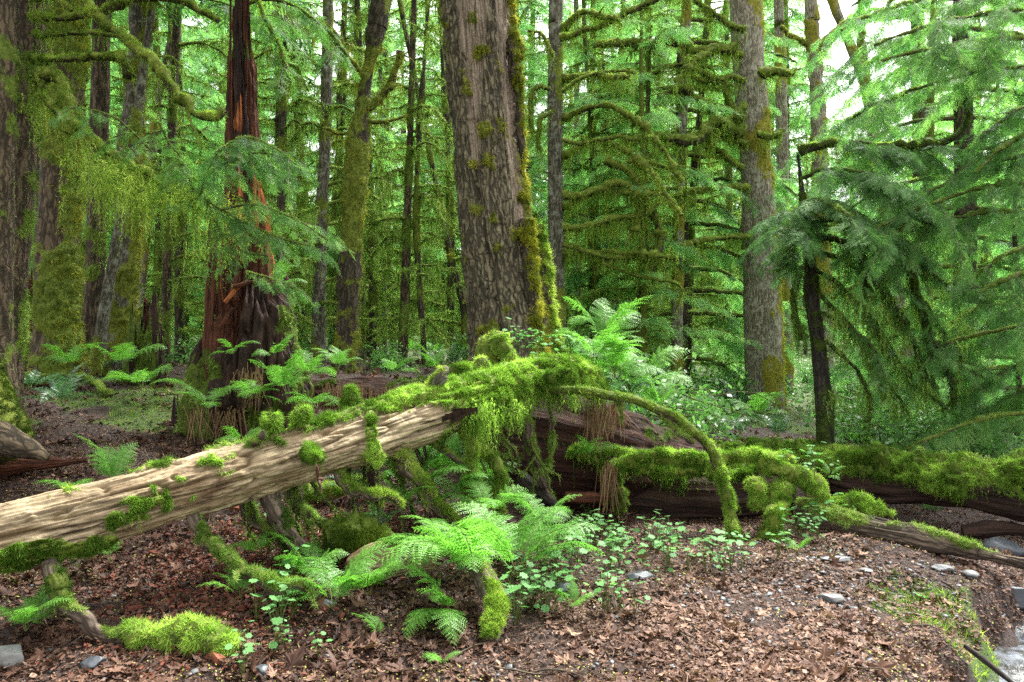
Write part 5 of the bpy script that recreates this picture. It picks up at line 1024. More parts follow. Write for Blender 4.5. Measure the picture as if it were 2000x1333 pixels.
def blk(r): V = np.array([[a, b*.4, c*.35] for a in (-.5, .5) for b in (-.5, .5) for c in (-.5, .5)])*r.uniform(.7, 1.3, (8, 1)); return V, np.array([[0, 1, 3, 2], [4, 6, 7, 5], [0, 4, 5, 1], [2, 3, 7, 6], [0, 2, 6, 4], [1, 5, 7, 3]])
BK = [blk(np.random.default_rng(k)) for k in range(6)]
scat(BK, 70000, .008, .03, 3.4, 7, 1.2, .5, .03, redm, g=g); scat(BK, 400, .04, .09, 3.4, 7, 1.2, .25, .02, redm, g=g)
tag(build('rotten_wood_chips', g, M['redchip'], smooth=False), 'crumbled red rotten wood under the fallen log', 'wood crumbs', None, 'stuff')
def pebble(r, sub=2, flat=.5):
    bm_v = []
    n1_, n2_ = 9, 12; th_ = np.linspace(0, np.pi, n1_)[:, None]; ph_ = np.linspace(0, 2*np.pi, n2_, endpoint=False)[None]; V = np.stack([np.sin(th_)*np.cos(ph_), np.sin(th_)*np.sin(ph_), np.cos(th_)+0*ph_], -1)
    V = V*(1+.5*(noise(V*1.7+r.uniform(0, 50))-.5)[..., None]); V = np.sign(V)*np.abs(V)**.8; V = V*np.array([1, r.uniform(.6, .9), flat*r.uniform(.5, 1)]); i = np.arange(n1_-1)[:, None]*n2_; j = np.arange(n2_)[None]; j2 = (j+1) % n2_
    return V.reshape(-1, 3), np.stack([i+j, i+n2_+j, i+n2_+j2, i+j2], -1).reshape(-1, 4)
PB = [pebble(np.random.default_rng(500+k)) for k in range(6)]
g = Geo(); scat(PB, 9000, .006, .02, 3.3, 6.5, 1.2, .25, .004, lambda x, y: np.exp(-((x-1.9)/.7)**2-((y-4.9)/.6)**2)+.25*np.exp(-((x-1.2)/.9)**2-((y-4.2)/.6)**2)+.04, g=g)
tag(build('gravel', g, M['stone']), 'grey gravel showing through on the path mound', 'gravel', None, 'stuff')
def stone(px_, py_, Y, sx, sy, sz, label, tint, seed, rz=0.):
    r = np.random.default_rng(seed); n1_, n2_ = 26, 36; th_ = np.linspace(0, np.pi, n1_)[:, None]; ph_ = np.linspace(0, 2*np.pi, n2_, endpoint=False)[None]; V = np.stack([np.sin(th_)*np.cos(ph_), np.sin(th_)*np.sin(ph_), np.cos(th_)+0*ph_], -1)
    for _ in range(9):
        d = unit(r.normal(size=3)); h = r.uniform(.55, .85); e = V@d-h; V = V-np.maximum(e, 0)[..., None]*d
    V = V*(1+.12*(fbm(V*3+seed, 3)-.5)[..., None]); V = V*np.array([sx, sy, sz]); i = np.arange(n1_-1)[:, None]*n2_; j = np.arange(n2_)[None]; j2 = (j+1) % n2_
    x, y = (px_-1000)/F_PX*Y, Y; g = Geo(); g.add(V.reshape(-1, 3)@rotm(0, 0, np.array([rz]))[0].T+[x, y, gz(x, y)+sz*.45], np.stack([i+j, i+n2_+j, i+n2_+j2, i+j2], -1).reshape(-1, 4), tint=tint)
    tag(build('stone', g, M['stone'], origin=(x, y, gz(x, y))), label, 'stone')
stone(1622, 1170, 4.4, .075, .055, .03, 'flat pale grey stone in the middle of the path mound', .75, 1)
stone(1255, 1140, 4.6, .09, .06, .03, 'dark slate stone beside the herbs at the path edge', .15, 2)
stone(20, 1280, 3.55, .075, .06, .06, 'rounded pale stone in the bottom left corner', 1.0, 3)
stone(1690, 1115, 4.85, .05, .04, .018, 'light flat stone at the back of the gravel patch', .8, 5)
stone(1840, 1130, 4.9, .07, .05, .025, 'wet grey stone at the top of the stream bank', .6, 7)
stone(1895, 1135, 4.85, .05, .05, .03, 'blue grey stone at the edge of the stream hollow', .7, 8)
stone(1635, 1085, 5.1, .12, .04, .02, 'long dark flat stone below the flat rotten log', .45, 9)
stone(510, 1310, 3.45, .04, .04, .03, 'small dark stone in the leaves near the bottom edge', .2, 10)
stone(180, 1290, 3.5, .06, .05, .03, 'dark slate piece below the stub branch', .1, 11)
stone(1100, 1150, 4.35, .07, .05, .03, 'dark stone hidden in the herbs', .1, 12)
stone(640, 1165, 4.05, .05, .05, .03, 'small dark stone at the foot of the herb cluster', .1, 13)
stone(1960, 1060, 6.2, .16, .12, .09, 'wet dark boulder in the stream hollow', .2, 14)
stone(1990, 1170, 5.0, .14, .1, .07, 'wet rock above the white water', .15, 15)
# green fallen leaf pair, individual big brown leaves
def big_leaf(px_, py_, Y, s, label, mt, k, rot, dz=.02, at=None):
    V, Fa = ML[k]; p = on_ground(px_, Y) if at is None else P(*at); g = Geo(); inst(g, V, Fa, rotm(*[np.array([r]) for r in rot])*s, (p+[0, 0, dz])[None], 0, np.array([rng.uniform(.3, .8)]))
    tag(build('maple_leaf', g, mt, origin=p), label, 'leaf')
for i, (a, b, Y, s, lab, mt, rot) in enumerate([
 (1410, 0, 5.0, .09, 'fresh green leaf lying on the path below the mossy leg', M['herb'], (.1, -.2, 2)), (1795, 0, 4.55, .06, 'small bright green leaf near the mossy bank edge', M['herb'], (.3, .4, 1)),
 (1260, 0, 3.75, .075, 'pale brown maple leaf lying alone on the path', M['litter'], (.2, .2, .5)), (660, 0, 3.45, .14, 'large curled brown maple leaf at the bottom, left of centre', M['litter'], (.7, .1, 1.2)), (570, 0, 3.5, .13, 'large dark maple leaf leaning near the mossy hump', M['litter'], (1.0, .2, .2)),
 (500, 0, 3.42, .12, 'curled brown leaf touching the right end of the mossy hump', M['litter'], (1.1, -.3, 2.2)), (730, 0, 3.6, .12, 'brown maple leaf flat in the shade left of the short hollow log', M['litter'], (.3, .1, 3)), (1640, 0, 3.42, .11, 'dark wet leaf near the bottom right', M['litter'], (.5, .2, 4)), (1720, 0, 3.5, .1, 'dark wet leaf on the edge of the stream bank', M['litter'], (.6, .4, 5)), (620, 0, 4.0, .1, 'dried leaf standing under the herb cluster', M['litter'], (1.3, .1, .3))]):
    big_leaf(a, b, Y, s, lab, mt, i % 8, rot)
big_leaf(0, 0, 0, .12, 'brown maple leaf hanging below the fallen log', M['litter'], 3, (1.4, .2, 1.7), 0, (622, 935, 4.3))
# twigs
for k in range(120):
    x, y = scatter_xy(1, 3.4, 7.5, 1.3); x, y = x[0], y[0]
    if stream_d(x, y) < .6: continue
    a = rng.uniform(0, 6.3); L = rng.uniform(.12, .45); d = np.array([math.cos(a), math.sin(a)]); s = np.linspace(-.5, .5, 5); q = np.stack([x+d[0]*s*L, y+d[1]*s*L], -1)+rng.normal(size=(5, 2))*.012
    z = ground_z(q[:, 0], q[:, 1])+.012+rng.random()*.01; r = rng.uniform(.002, .005)
    t = tube(np.column_stack([q, z]), np.array([r, r, r*.9, r*.7, r*.4]), 6, 14); pxx = 1000+x/y*F_PX
    tag(build('twig', t.g, M['twig'] if rng.random() < .6 else M['bark_dark'], origin=(x, y, z[0])), 'thin fallen twig lying on the leaves '+('left of the short hollow log' if pxx < 930 else 'right of the short hollow log'), 'twig', 'fallen twigs on the ground')

# ------------------------------------------------------------------ conifer foliage
def spray_along(g, path, size, spacing, SP, f0=.2, mat_=1, droop=.35, tilt=.35, side=1.0, ang=55, tb=0.):
    """flat sprays on both sides of a branch path and one at its tip"""
    path = np.asarray(path); d = np.concatenate([[0], np.cumsum(np.linalg.norm(np.diff(path, axis=0), axis=1))]); L = d[-1]; n = max(2, int(L*(1-f0)/spacing))
    s = np.linspace(f0*L, L, n); q = np.stack([np.interp(s, d, path[:, k]) for k in range(3)], -1); T = unit(np.gradient(path, axis=0)); t = unit(np.stack([np.interp(s, d, T[:, k]) for k in range(3)], -1))
    sd = unit(np.cross(t, UPV)); Pn, D, Z = [], [], []
    for sg in (-1, 1):
        a = np.radians(ang+rng.normal(size=n)*12)[:, None]; D.append(unit(t*np.cos(a)+sd*np.sin(a)*sg*side-UPV*(droop+rng.normal(size=(n, 1))*.2))); Pn.append(q+rng.normal(size=q.shape)*.01)
        f = s/L; Z.append(size*(.35+.65*np.sin(np.pi*np.clip(f*.8+.15, 0, 1)))*rng.uniform(.6, 1.2, n))
    D.append(unit(t[-1:]-UPV*droop*.6)); Pn.append(q[-1:]); Z.append(np.array([size*.8]))
    Pn = np.vstack(Pn); D = np.vstack(D); Z = np.concatenate(Z); U = unit(UPV+rng.normal(size=D.shape)*tilt); MM = basis(D, U, 1.)*Z[:, None, None]; w = rng.integers(len(SP), size=len(Z)); tt = np.clip(.5+tb+rng.normal(size=len(Z))*.17, 0, 1)
    for k in range(len(SP)): inst(g, SP[k][0], SP[k][1], MM[w == k], Pn[w == k], mat_, tt[w == k])
def bpath(p0, az, e0, L, droop, n=9, wig=.03):
    s = np.linspace(0, 1, n); h = np.array([math.cos(az), math.sin(az), 0]); p = p0+h*(s*L)[:, None]*math.cos(e0)+UPV*(math.sin(e0)*L*s-droop*L*s**2.)[:, None]
    w = rng.normal(size=(n, 3))*wig*L*.5; w[0] = 0; return spline(p+w*np.array([1, 1, .5]), n*2)
def wood(g, path, r0, r1, nseg=5, mat_=0, moss=.5):
    t = tube(path, np.linspace(r0, r1, len(path)), nseg, len(path), None, cap=False, mossf=lambda lc, A, S, nor, pos: np.full(A.shape, moss)); g.merge(t.g, mat_); return t
def conifer_proto(seed, H, r, zb_, nb_, Lmax, SP, size, spacing, mossn, woodm, folm, mossm, w=.013, dead=.35, droop=.35, sparse=1.0, deadtop=3.0):
    global rng
    old = rng; rng = np.random.default_rng(seed)
    zz = np.array([-.3, 0, H*.3, H*.7, H]); xy = rng.normal(size=(5, 2))*.12; xy[:2] = 0; pts = np.column_stack([xy, zz])
    t = tube(pts, np.array([r*1.25, r, r*.85, r*.5, r*.1]), 16, 90, furrow(.008, 18, 2.5, .04), mossf=moss_fn(.2, .1, 3), mossup=.015)
    tg = Geo(); tg.add(t.V, t.F, 0, t.lc, t.moss); q, nn, mm = sample_tube(t, 2500); moss_blades(tg, q, nn, .05, .014, .7, 1)
    tr = build('trunk', tg, [woodm, mossm]); td = tr.data; bpy.data.objects.remove(tr)
    g = Geo()
    for k in range(nb_):
        z = zb_+(H-zb_)*(k+rng.random())/nb_; c = np.array([np.interp(z, zz, pts[:, 0]), np.interp(z, zz, pts[:, 1]), z]); az = k*2.4+rng.normal()*.4; f = (z-zb_)/(H-zb_)
        dd = z < deadtop and rng.random() < dead*2; L = Lmax*(1-f*.75)*rng.uniform(.55, 1.1)*(.65 if dd else 1); rb = .008+.007*L
        p = bpath(c, az, rng.uniform(-.1, .35)-.1*dd, L, droop*rng.uniform(.4, 1.3)*(.8 if not dd else rng.uniform(-.5, 1.2)), wig=.04+.05*dd); tt = wood(g, p, rb, rb*.35, 5, 0, .75)
        if dd or rng.random() < .6:
            q, nn, mm = sample_tube(tt, int(L*mossn)); moss_blades(g, q, nn, .05, w, .6, 2); hang(g, q[:int(L*mossn*.12)], .35, w*1.1, .05, 2)
            for j in range(int(L*5)):
                b = p[rng.integers(4, len(p))]; q2 = bpath(b, az+rng.choice([-1, 1])*rng.uniform(.5, 1.2), rng.uniform(-.5, .3), L*rng.uniform(.15, .35), .4, 5, .08); t2 = wood(g, q2, rb*.45, rb*.2, 4, 0, .8); q, nn, mm = sample_tube(t2, int(L*mossn*.15)); moss_blades(g, q, nn, .045, w, .6, 2)
        if not dd and rng.random() < sparse:
            spray_along(g, p, size*(.6+.4*L/Lmax), spacing, SP, .18, 1, droop=.3, tilt=.3, tb=rng.normal()*.1)
            for j in range(int(L*2.2)):
                b = p[rng.integers(5, len(p)-2)]; q2 = bpath(b, az+rng.choice([-1, 1])*rng.uniform(.5, 1.0), rng.uniform(-.25, .1), L*rng.uniform(.25, .45), .5, 5, .04); wood(g, q2, rb*.4, rb*.2, 3, 0, .4); spray_along(g, q2, size*.8, spacing*1.1, SP, .1, 1, droop=.35, tilt=.35)
    cr = build('crown', g, [woodm, folm, mossm]); d = cr.data; bpy.data.objects.remove(cr); rng = old
    return td, d
def plant(protos, k, x, y, label, cat, group, s=1., rz=None, name='conifer_tree', parts=('trunk', 'crown'), dz=0., lean=.02):
    th = thing(name, (x, y, gz(x, y)-.05+dz), label, cat, group); th.rotation_euler = (rng.normal()*lean, rng.normal()*lean, rng.uniform(0, 6.3) if rz is None else rz); th.scale = (s, s, s*rng.uniform(.92, 1.08))
    for nm, d in zip(parts, protos[k]): o = bpy.data.objects.new(nm, d); COL.objects.link(o); o.parent = th
    return th
CF = []
for k, (H, r, zb_, nb_, Lm, sp_, de) in enumerate([(13, .11, .5, 74, 3.0, .85, .35), (15, .13, .8, 74, 3.3, .8, .4), (11, .08, .4, 68, 2.5, .9, .25), (16, .14, 1.0, 76, 3.4, .75, .4), (9, .06, .3, 60, 2.2, .95, .2)]):
    CF.append(conifer_proto(700+k, H, r, zb_, nb_, Lm, SPR_LO, .5, .13, 260, M['bark_mossy'], M['cedar_light'] if k != 1 else M['cedar'], M['moss_olive'], .016, de, sparse=sp_, deadtop=3.5))
DD = [conifer_proto(800+k, 10, r, .5, 60, 2.2, SPR_LO, .32, .14, 420, M['bark_mossy'], M['cedar_light'], M['moss_olive'], .013, .9, .3, .35, 7.) for k, r in enumerate((.07, .09, .06))]
def where(pxx):
    return 'left of the red snag' if pxx < 420 else 'between red snag and golden mossed trunk' if pxx < 680 else 'between golden mossed and massive trunks' if pxx < 920 else 'right of the massive trunk' if pxx < 1250 else 'around the pale right trunk' if pxx < 1560 else 'behind the dark sapling' if pxx < 1780 else 'at the far right'
nt_ = 0; placed = []
def gapok(pxx, Y, H):
    top = HY-(H-CAMZ)/Y*F_PX
    if 1545 < pxx < 1800 and top < 150: return .0
    return 1.
tries = 0
while nt_ < 74 and tries < 4000:
    tries += 1; Y = 13+38*rng.random()**1.15; u = rng.uniform(-.74, .74); x = u*Y; pxx = 1000+u*F_PX
    if nt_ >= 54: Y = 28+22*rng.random(); x = u*Y
    if any((x-a)**2+(Y-b)**2 < (1.5+Y*.035)**2 for a, b in placed): continue
    k = int(rng.integers(5)); s = (2.4+.47*Y*rng.uniform(.75, 1.3))/(13, 15, 11, 16, 9)[k]; H = (13, 15, 11, 16, 9)[k]*s
    if Y < 14 and (1180 < pxx < 1700): continue
    if gapok(pxx, Y, H) == 0:
        s = min(s, (CAMZ+(HY-260)/F_PX*Y)/(13, 15, 11, 16, 9)[k]); 
        if s < .4: continue
    if pxx > 1560 and k in (0, 1, 3) and rng.random() < .5: k = 2
    placed.append((x, Y)); nt_ += 1
    dist = 'far' if Y > 28 else 'middle distance'
    plant(CF, k, x, Y, '%s feathery green conifer %s' % (dist, where(pxx)), 'tree', 'background conifers', s)
for (pxx, Y, k, s) in [(560, 12, 0, .8), (730, 12.5, 1, .85), (830, 11.5, 2, .8), (650, 14, 1, 1), (880, 14, 0, 1), (770, 16, 2, 1.1), (350, 12, 1, .9), (1150, 13, 2, .9), (1240, 12, 0, .8), (1340, 14, 1, 1), (60, 13, 0, 1), (470, 15, 2, 1.1), (1420, 16, 0, 1.1), (590, 17, 1, 1.2), (160, 14, 2, 1.1), (1180, 17, 1, 1.2)]:
    plant(DD, k, (pxx-1000)/F_PX*Y, Y, 'thin dead limbed mossy conifer '+where(pxx), 'tree', 'dead limbed mossy conifers', s)

# shrubs of the understorey
def shrub_proto(seed, n=26, sz=.55, lm='shrub'):
    global rng
    old = rng; rng = np.random.default_rng(seed); g = Geo()
    for k in range(n):
        p = bpath(np.array([rng.normal()*.08, rng.normal()*.08, -.05]), rng.uniform(0, 6.3), rng.uniform(.5, 1.3), sz*rng.uniform(.8, 1.9), .5, 6, .08); wood(g, p, .006, .002, 4, 0, .5)
        m = 46; i = rng.integers(2, len(p), m); b = p[i]+rng.normal(size=(m, 3))*.05; D = unit(rng.normal(size=(m, 3))+[0, 0, -.1]); N = unit(UPV+rng.normal(size=(m, 3))*.5); V, Fc = diamonds(b, D, N, rng.uniform(.03, .065, m), rng.uniform(.02, .04, m), .45); g.add(V, Fc, 1, tint=np.repeat(rng.random(m), 4))
    o = build('shrub', g, [M['twig'], M[lm]]); d = o.data; bpy.data.objects.remove(o); rng = old; return d
SH = [shrub_proto(900+k) for k in range(3)]+[shrub_proto(910, 30, .75)]
nS = 0
while nS < 90:
    Y = 8.5+16*rng.random()**1.2; u = rng.uniform(-.7, .7); x = u*Y; pxx = 1000+u*F_PX
    if pxx < 950 and rng.random() < .6: continue
    if stream_d(x, Y) < .7 and Y < 11: continue
    if Y < 12.6 and pxx < 1620 and pxx > 1400: continue
    nS += 1; o = bpy.data.objects.new('shrub', SH[rng.integers(4)]); COL.objects.link(o); o.location = (x, Y, gz(x, Y)); s = rng.uniform(.8, 1.6); o.scale = (s, s, s); o.rotation_euler = (0, 0, rng.uniform(0, 6.3))
    tag(o, 'leafy bright green shrub on the forest floor '+where(pxx), 'shrub', 'shrubs on the forest floor')

# ------------------------------------------------------------------ dark cedar sapling in the right half
sap, ts = trunk('cedar_sapling', 'dark slim cedar sapling with bluish sprays and moss hung drooping boughs', 'tree', [(1614, 884, 17), (1608, 780, 16), (1600, 690, 14), (1588, 600, 13), (1582, 520, 12), (1575, 440, 9), (1568, 385, 6), (1562, 335, 3.5), (1558, 300, 1)], 8.9, M['bark_dark'], M['moss_dark'], 36, 200, 0, -.02, None, 0, (.008, 26, 3), 6000, .025, top=None)
def bough(parent, pl, r0, r1, size, spacing=.075, SP=SPR_HI, fol='cedar_blue', moss='moss_olive', hangn=60, hangL=.3, f0=.25, thick=.012, mossbias=.2, bm='bark_dark', droop=.45, foliage=True, tilt=.35, mossd=1.2, side_twigs=0, tb=0.):
    pp = PP(pl); Ym = pp[:, 1].mean(); o, t = limb(pp, r0/F_PX*Ym, r1/F_PX*Ym, parent, M[bm], M[moss], Ym, moss=mossd, hangL=hangL, hangn=hangn, thick=thick, mossbias=mossbias)
    if foliage:
        g = Geo(); spray_along(g, t.c, size, spacing, SP, f0, 0, droop, tilt, tb=tb)
        for j in range(side_twigs):
            i = rng.integers(int(len(t.c)*f0), len(t.c)-1); az = math.atan2(t.T[i][1], t.T[i][0])+rng.choice([-1, 1])*rng.uniform(.5, 1.1); q2 = bpath(t.c[i], az, rng.uniform(-.4, .1), t.len*rng.uniform(.2, .45), .5, 6, .05); spray_along(g, q2, size*.85, spacing, SP, .1, 0, droop, tilt, tb=tb); wood(g, q2, .004, .002, 4, 1, .4)
        build('foliage', g, [M[fol], M[bm]], o)
    return o
lace = thing('conifer_tree', (on_ground(1255, 11.8)), 'thin lacy light green conifer among the mossed boughs right of the massive trunk', 'tree')
tt_ = tube(np.array([on_ground(1255, 11.8)-[0, 0, .2], on_ground(1255, 11.8)+[.04, 0, 2.4], on_ground(1255, 11.8)+[-.02, 0, 4.6], on_ground(1255, 11.8)+[0, 0, 6.6]]), np.array([.06, .05, .035, .01]), 16, 90, furrow(.006, 20, 3), mossf=moss_fn(.2, .2, 3)); build('trunk', tt_.g, M['bark_mossy'], lace)
for k in range(40):
    z = .9+k*.135; c_ = on_ground(1255, 11.8)+[0, 0, z]; g = Geo(); p = bpath(c_, k*2.4+rng.normal()*.4, rng.uniform(-.1, .35), rng.uniform(.7, 1.7)*(1.15-k*.012), .35, wig=.06); wood(g, p, .009, .003, 5, 0, .8); spray_along(g, p, .3, .085, SPR_MID, .12, 1, droop=.5, tb=.1); build('branch', g, [M['bark_mossy'], M['cedar_light']], lace)
for pl, r0, r1, sz, kw in [
 ([(1562, 300, 8.9), (1610, 282, 8.8), (1680, 284, 8.7), (1750, 288, 8.6), (1820, 286, 8.5), (1850, 275, 8.5)], 7, 4, .32, dict(moss='moss_log', thick=.04, hangn=160, side_twigs=5)),
 ([(1835, 285, 8.5), (1870, 265, 8.5), (1890, 235, 8.5), (1888, 200, 8.5), (1878, 165, 8.5)], 4, 3, .2, dict(foliage=False, moss='moss_dark', mossd=1.6, hangn=10, thick=.02)),
 ([(1565, 350, 8.9), (1620, 330, 8.5), (1690, 340, 8.2), (1760, 375, 8.0), (1810, 420, 7.9)], 4, 2, .36, dict(side_twigs=6)),
 ([(1572, 400, 8.9), (1600, 390, 8.3), (1640, 410, 7.9), (1680, 450, 7.7)], 4, 2, .36, dict(side_twigs=6)),
 ([(1570, 420, 8.9), (1550, 410, 8.4), (1540, 430, 8.2), (1530, 460, 8.0)], 4, 2, .36, dict(side_twigs=6)),
 ([(1576, 440, 8.9), (1640, 430, 8.7), (1720, 455, 8.5), (1790, 500, 8.4), (1850, 560, 8.3)], 5, 3, .34, dict(side_twigs=6, hangn=140)),
 ([(1578, 455, 8.9), (1550, 470, 8.8), (1535, 500, 8.7), (1520, 530, 8.6)], 4, 2, .34, dict(side_twigs=3)),
 ([(1580, 490, 8.9), (1650, 510, 8.8), (1720, 560, 8.7), (1770, 640, 8.6), (1800, 710, 8.6), (1830, 760, 8.6)], 5, 2.5, .26, dict(hangn=220, hangL=.35, moss='moss_olive', thick=.02)),
 ([(1582, 520, 8.9), (1640, 560, 8.8), (1700, 620, 8.7), (1745, 690, 8.7), (1790, 750, 8.7), (1850, 800, 8.6)], 4, 2, .24, dict(hangn=220, hangL=.33)),
 ([(1585, 560, 8.9), (1625, 600, 8.8), (1680, 660, 8.7), (1720, 730, 8.7), (1770, 800, 8.6)], 4, 2, .24, dict(hangn=200, hangL=.3)),
 ([(1596, 655, 8.9), (1640, 690, 8.8), (1680, 735, 8.8), (1700, 790, 8.8), (1690, 840, 8.8)], 4, 2, .2, dict(hangn=150, hangL=.3, foliage=False)),
 ([(1760, 470, 8.4), (1782, 540, 8.4), (1800, 600, 8.4), (1822, 665, 8.4), (1850, 720, 8.4), (1870, 790, 8.4)], 5, 2, .24, dict(hangn=200, hangL=.35, moss='moss_dark', thick=.025)),
 ([(1586, 500, 8.9), (1560, 540, 8.8), (1548, 590, 8.8), (1560, 640, 8.8), (1572, 660, 8.8)], 4, 4, .2, dict(hangn=200, hangL=.4, foliage=False, thick=.03)),
 ([(1590, 470, 8.9), (1640, 470, 8.7), (1680, 500, 8.6), (1700, 560, 8.5)], 4, 4, .22, dict(hangn=250, hangL=.35, foliage=False, thick=.04, moss='moss_dark')),
 ([(1600, 610, 8.9), (1660, 640, 8.6), (1710, 690, 8.4), (1730, 760, 8.3)], 3, 2, .22, dict(hangn=200, hangL=.3)),
 ([(1780, 560, 8.6), (1840, 640, 8.6), (1880, 700, 8.6), (1920, 740, 8.6)], 3, 2, .24, dict(hangn=120, hangL=.25)),
]: kw['side_twigs'] = int(kw.get('side_twigs', 0)*2.4)+(2 if kw.get('foliage', True) else 0); bough(sap, pl, r0, r1, sz*.72, spacing=.05, **kw)
# dangling moss clumps of the sapling
mg = Geo()
for k in range(110):
    b = P(rng.uniform(1620, 1890), rng.uniform(430, 800), 8.6+rng.normal()*.2); n = 14; hang(mg, b+rng.normal(size=(n, 3))*[.05, .05, .03], rng.uniform(.15, .35), .014, .04)
build('hanging_moss', mg, M['moss_olive'], sap)
# overhanging conifers whose trunks stand just outside the right edge
def side_tree(label, px0, Y, boughs, r=.16, fol='cedar_light', **kw):
    x = (px0-1000)/F_PX*Y; th = thing('conifer_tree', (x, Y, gz(x, Y)), label, 'tree'); hh = 7 if r > .05 else 3.6; t = tube(np.array([[x, Y, gz(x, Y)-.2], [x+.04, Y, hh*.45], [x-.03, Y, hh*.8], [x+.05, Y, hh]]), np.array([r, r*.85, r*.6, r*.25]), 20, 90, furrow(.01, 20, 3)); build('trunk', t.g, M['bark_mossy'], th)
    for pl, sz, st_ in boughs:
        bough(th, [(p[0], p[1], Y+(p[2] if len(p) > 2 else 0)) for p in pl], 4, 2, sz, fol=fol, side_twigs=st_, bm='twig', hangn=10, hangL=.12, **kw)
B = []
for y0 in range(-40, 820, 56):
    l = rng.uniform(200, 420); dr = rng.uniform(40, 120); dy = rng.uniform(-.9, .9); B.append(([(2120, y0), (2120-l*.4, y0+dr*.1, dy*.4), (2120-l*.75, y0+dr*.5, dy*.8), (2120-l, y0+dr, dy)], rng.uniform(.2, .28), 12))
side_tree('conifer outside the right edge whose drooping boughs sweep into the picture', 2120, 8.2, B, fol='cedar', droop=.7)
B = []
for y0 in range(-60, 700, 58):
    for sg in (-1, 1):
        l = rng.uniform(150, 290); dr = rng.uniform(40, 110); dy = rng.uniform(-1, 1); B.append(([(1880, y0), (1880+sg*l*.4, y0+dr*.1, dy*.4), (1880+sg*l*.75, y0+dr*.5, dy*.8), (1880+sg*l, y0+dr, dy)], rng.uniform(.24, .34), 8))
side_tree('bushy green conifer filling the right side behind the sapling', 1880, 10.6, B, SP=SPR_MID, fol='cedar_light', droop=.6)
B = []
for y0 in list(range(40, 760, 44)):
    for sg in (-1, 1):
        l = rng.uniform(120, 240); dr = rng.uniform(20, 90); dy = rng.uniform(-1, 1); B.append(([(1345, y0), (1345+sg*l*.4, y0+dr*.1, dy*.4), (1345+sg*l*.75, y0+dr*.5, dy*.8), (1345+sg*l, y0+dr, dy)], rng.uniform(.26, .36), 5))
side_tree('light green conifer with flat sprays between slim and pale right trunks', 1330, 13.4, B, SP=SPR_MID, r=.1)
B = []
for y0 in list(range(600, 860, 40)):
    for sg in (-1, 1):
        l = rng.uniform(80, 160); dr = rng.uniform(0, 60); dy = rng.uniform(-.8, .8); B.append(([(1990, y0), (1990+sg*l*.4, y0-dr*.1, dy*.4), (1990+sg*l*.75, y0+dr*.3, dy*.8), (1990+sg*l, y0+dr, dy)], rng.uniform(.26, .36), 3))
side_tree('low young conifer at the right edge behind the long carpeted log', 1985, 10, B, SP=SPR_MID, r=.04)
# fine sprays drooping in front of the red snag and the left stand
hem = thing('hemlock_branch', P(300, 360, 6.2), 'fine feathery conifer spray hanging in front of the red snag', 'branch')
for pl, sz in [([(290, 400, 6.3), (340, 395, 6.25), (385, 388, 6.2), (400, 350, 6.15), (425, 300, 6.1), (460, 285, 6.0)], .24), ([(400, 345, 6.15), (440, 320, 6.1), (500, 300, 6.0), (560, 310, 5.9)], .26), ([(400, 390, 6.2), (450, 420, 6.1), (520, 455, 6.0), (600, 480, 5.9)], .24), ([(380, 380, 6.2), (360, 320, 6.1), (330, 280, 6.0), (310, 240, 5.9)], .26), ([(420, 300, 6.1), (470, 270, 6.0), (520, 280, 5.9), (590, 330, 5.8)], .26), ([(430, 410, 6.1), (500, 400, 6.0), (580, 430, 5.9), (640, 470, 5.9)], .22), ([(400, 390, 6.2), (430, 450, 6.1), (470, 490, 6.0), (520, 500, 6.0)], .2), ([(480, 530, 6.3), (530, 545, 6.2), (590, 570, 6.1)], .2), ([(300, 300, 6.2), (250, 250, 6.1), (200, 220, 6.0), (140, 210, 5.9)], .2)]:
    bough(hem, pl, 2.2, 1, sz*.72, spacing=.055, fol='cedar', moss='moss_olive', hangn=30, hangL=.1, bm='twig', side_twigs=5, f0=.1, mossd=.6, thick=.004)
for lab, pl, sz in [('thin conifer twig dipping from the top edge right of the snag spire', [(500, -20, 7.5), (515, 30, 7.4), (545, 90, 7.3), (570, 160, 7.2)], .22),
                    ('small dark conifer twig hanging from the top edge over the white gap', [(1760, -40, 7.0), (1750, -15, 7.0), (1735, 8, 7.0)], .16), ('second dark conifer twig hanging from the top edge, further right', [(1850, -40, 7.0), (1835, -12, 7.0), (1822, 8, 7.0)], .16),
                    ('mossy conifer bough reaching in from the top edge left of the golden trunk', [(480, 10, 8.2), (520, 0, 8.2), (570, 10, 8.2), (640, 60, 8.1), (680, 110, 8.0)], .22)]:
    h2 = thing('conifer_twig', P(*pl[0]), lab, 'branch'); bough(h2, pl, 3, 1.5, sz, fol='cedar', moss='moss_log', hangn=60, hangL=.3, bm='twig', side_twigs=4)

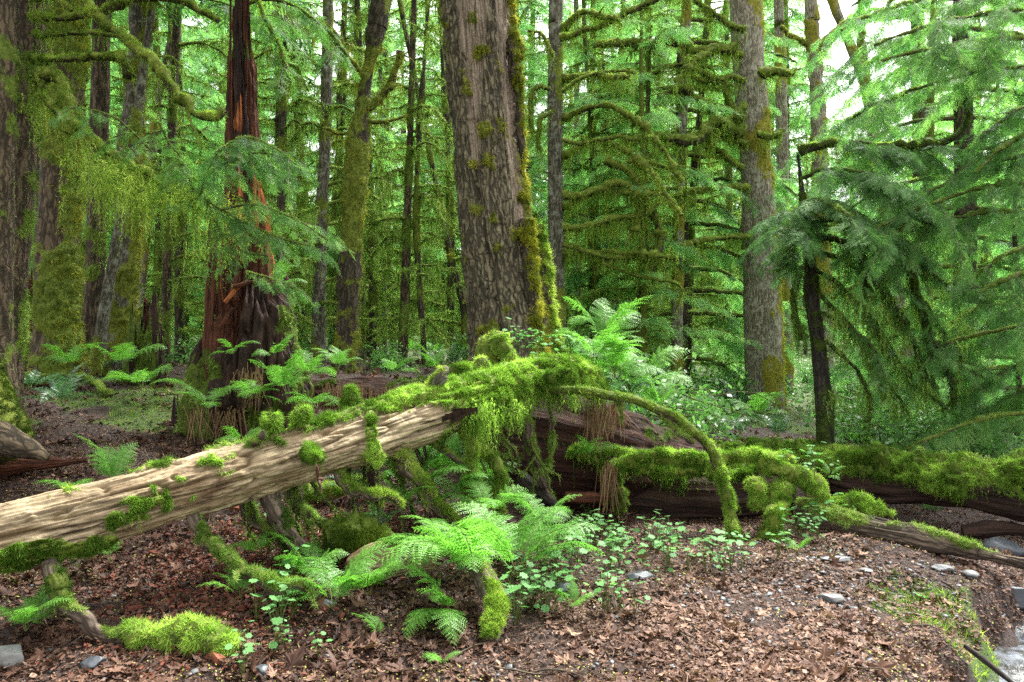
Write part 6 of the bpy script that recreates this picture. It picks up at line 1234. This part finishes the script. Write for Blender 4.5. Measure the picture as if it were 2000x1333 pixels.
# crowns of the tall left trees, above the picture, added to shade the left
for i_, (x0_, y0_) in enumerate([(-3.9, 6.4), (-4.2, 8.7), (-4.9, 9.9), (-3.0, 7.0)]):
    g = Geo()
    for k in range(26):
        c_ = np.array([x0_, y0_, 5.6+k*.2]); p = bpath(c_, k*2.4+rng.normal()*.3, rng.uniform(-.1, .3), rng.uniform(1.2, 2.6), .4); wood(g, p, .02, .006, 5, 0, .6); spray_along(g, p, .6, .13, SPR_LO, .15, 1)
    build('crown', g, [M['bark_mossy'], M['cedar'], M['moss_olive']], LTH[(0, 2, 3, 1)[i_]])
# moss tufts on the ground
g = Geo(); x, y = scatter_xy(260000, 3.3, 15, 1.5); mk = gmoss(x, y)
k = (rng.random(len(x)) < sm(.35, .7, mk+.25*(fbm(np.stack([x, y, x*0], -1)*16, 2)-.5)))*(stream_d(x, y) > .45); x, y = x[k], y[k]; q = np.stack([x, y, ground_z(x, y)], -1)
moss_blades(g, q, np.broadcast_to(UPV, q.shape), .028, .008, .0); tag(build('ground_moss', g, M['moss_log']), 'patches of green moss on the forest floor and stream bank', 'moss', None, 'stuff')
g = Geo(); n = 26000; xx = rng.uniform(-1, 1, n); yy = rng.uniform(46, 62, n); xx = xx*yy*.85; col_ = 5.5+4.5*noise(np.stack([xx*.22, yy*.3, xx*0], -1))**1.2; zz = ground_z(xx, yy)+rng.random(n)*col_
D = unit(rng.normal(size=(n, 3))*[1, 1, .4]-UPV*.3); MM = basis(D, unit(UPV+rng.normal(size=(n, 3))*.6))*rng.uniform(.8, 1.7, n)[:, None, None]; w_ = rng.integers(4, size=n)
for k in range(4): inst(g, SPR_LO[k][0], SPR_LO[k][1], MM[w_ == k], np.stack([xx, yy, zz], -1)[w_ == k], 0, np.clip(.5+.25*rng.normal(size=(w_ == k).sum()), 0, 1))
tag(build('distant_forest', g, M['cedar_light']), 'distant pale green wall of forest beyond the trunks', 'distant forest', None, 'stuff')
print('verts', sum(len(m.vertices) for m in bpy.data.meshes), 'objs', len(bpy.data.objects))
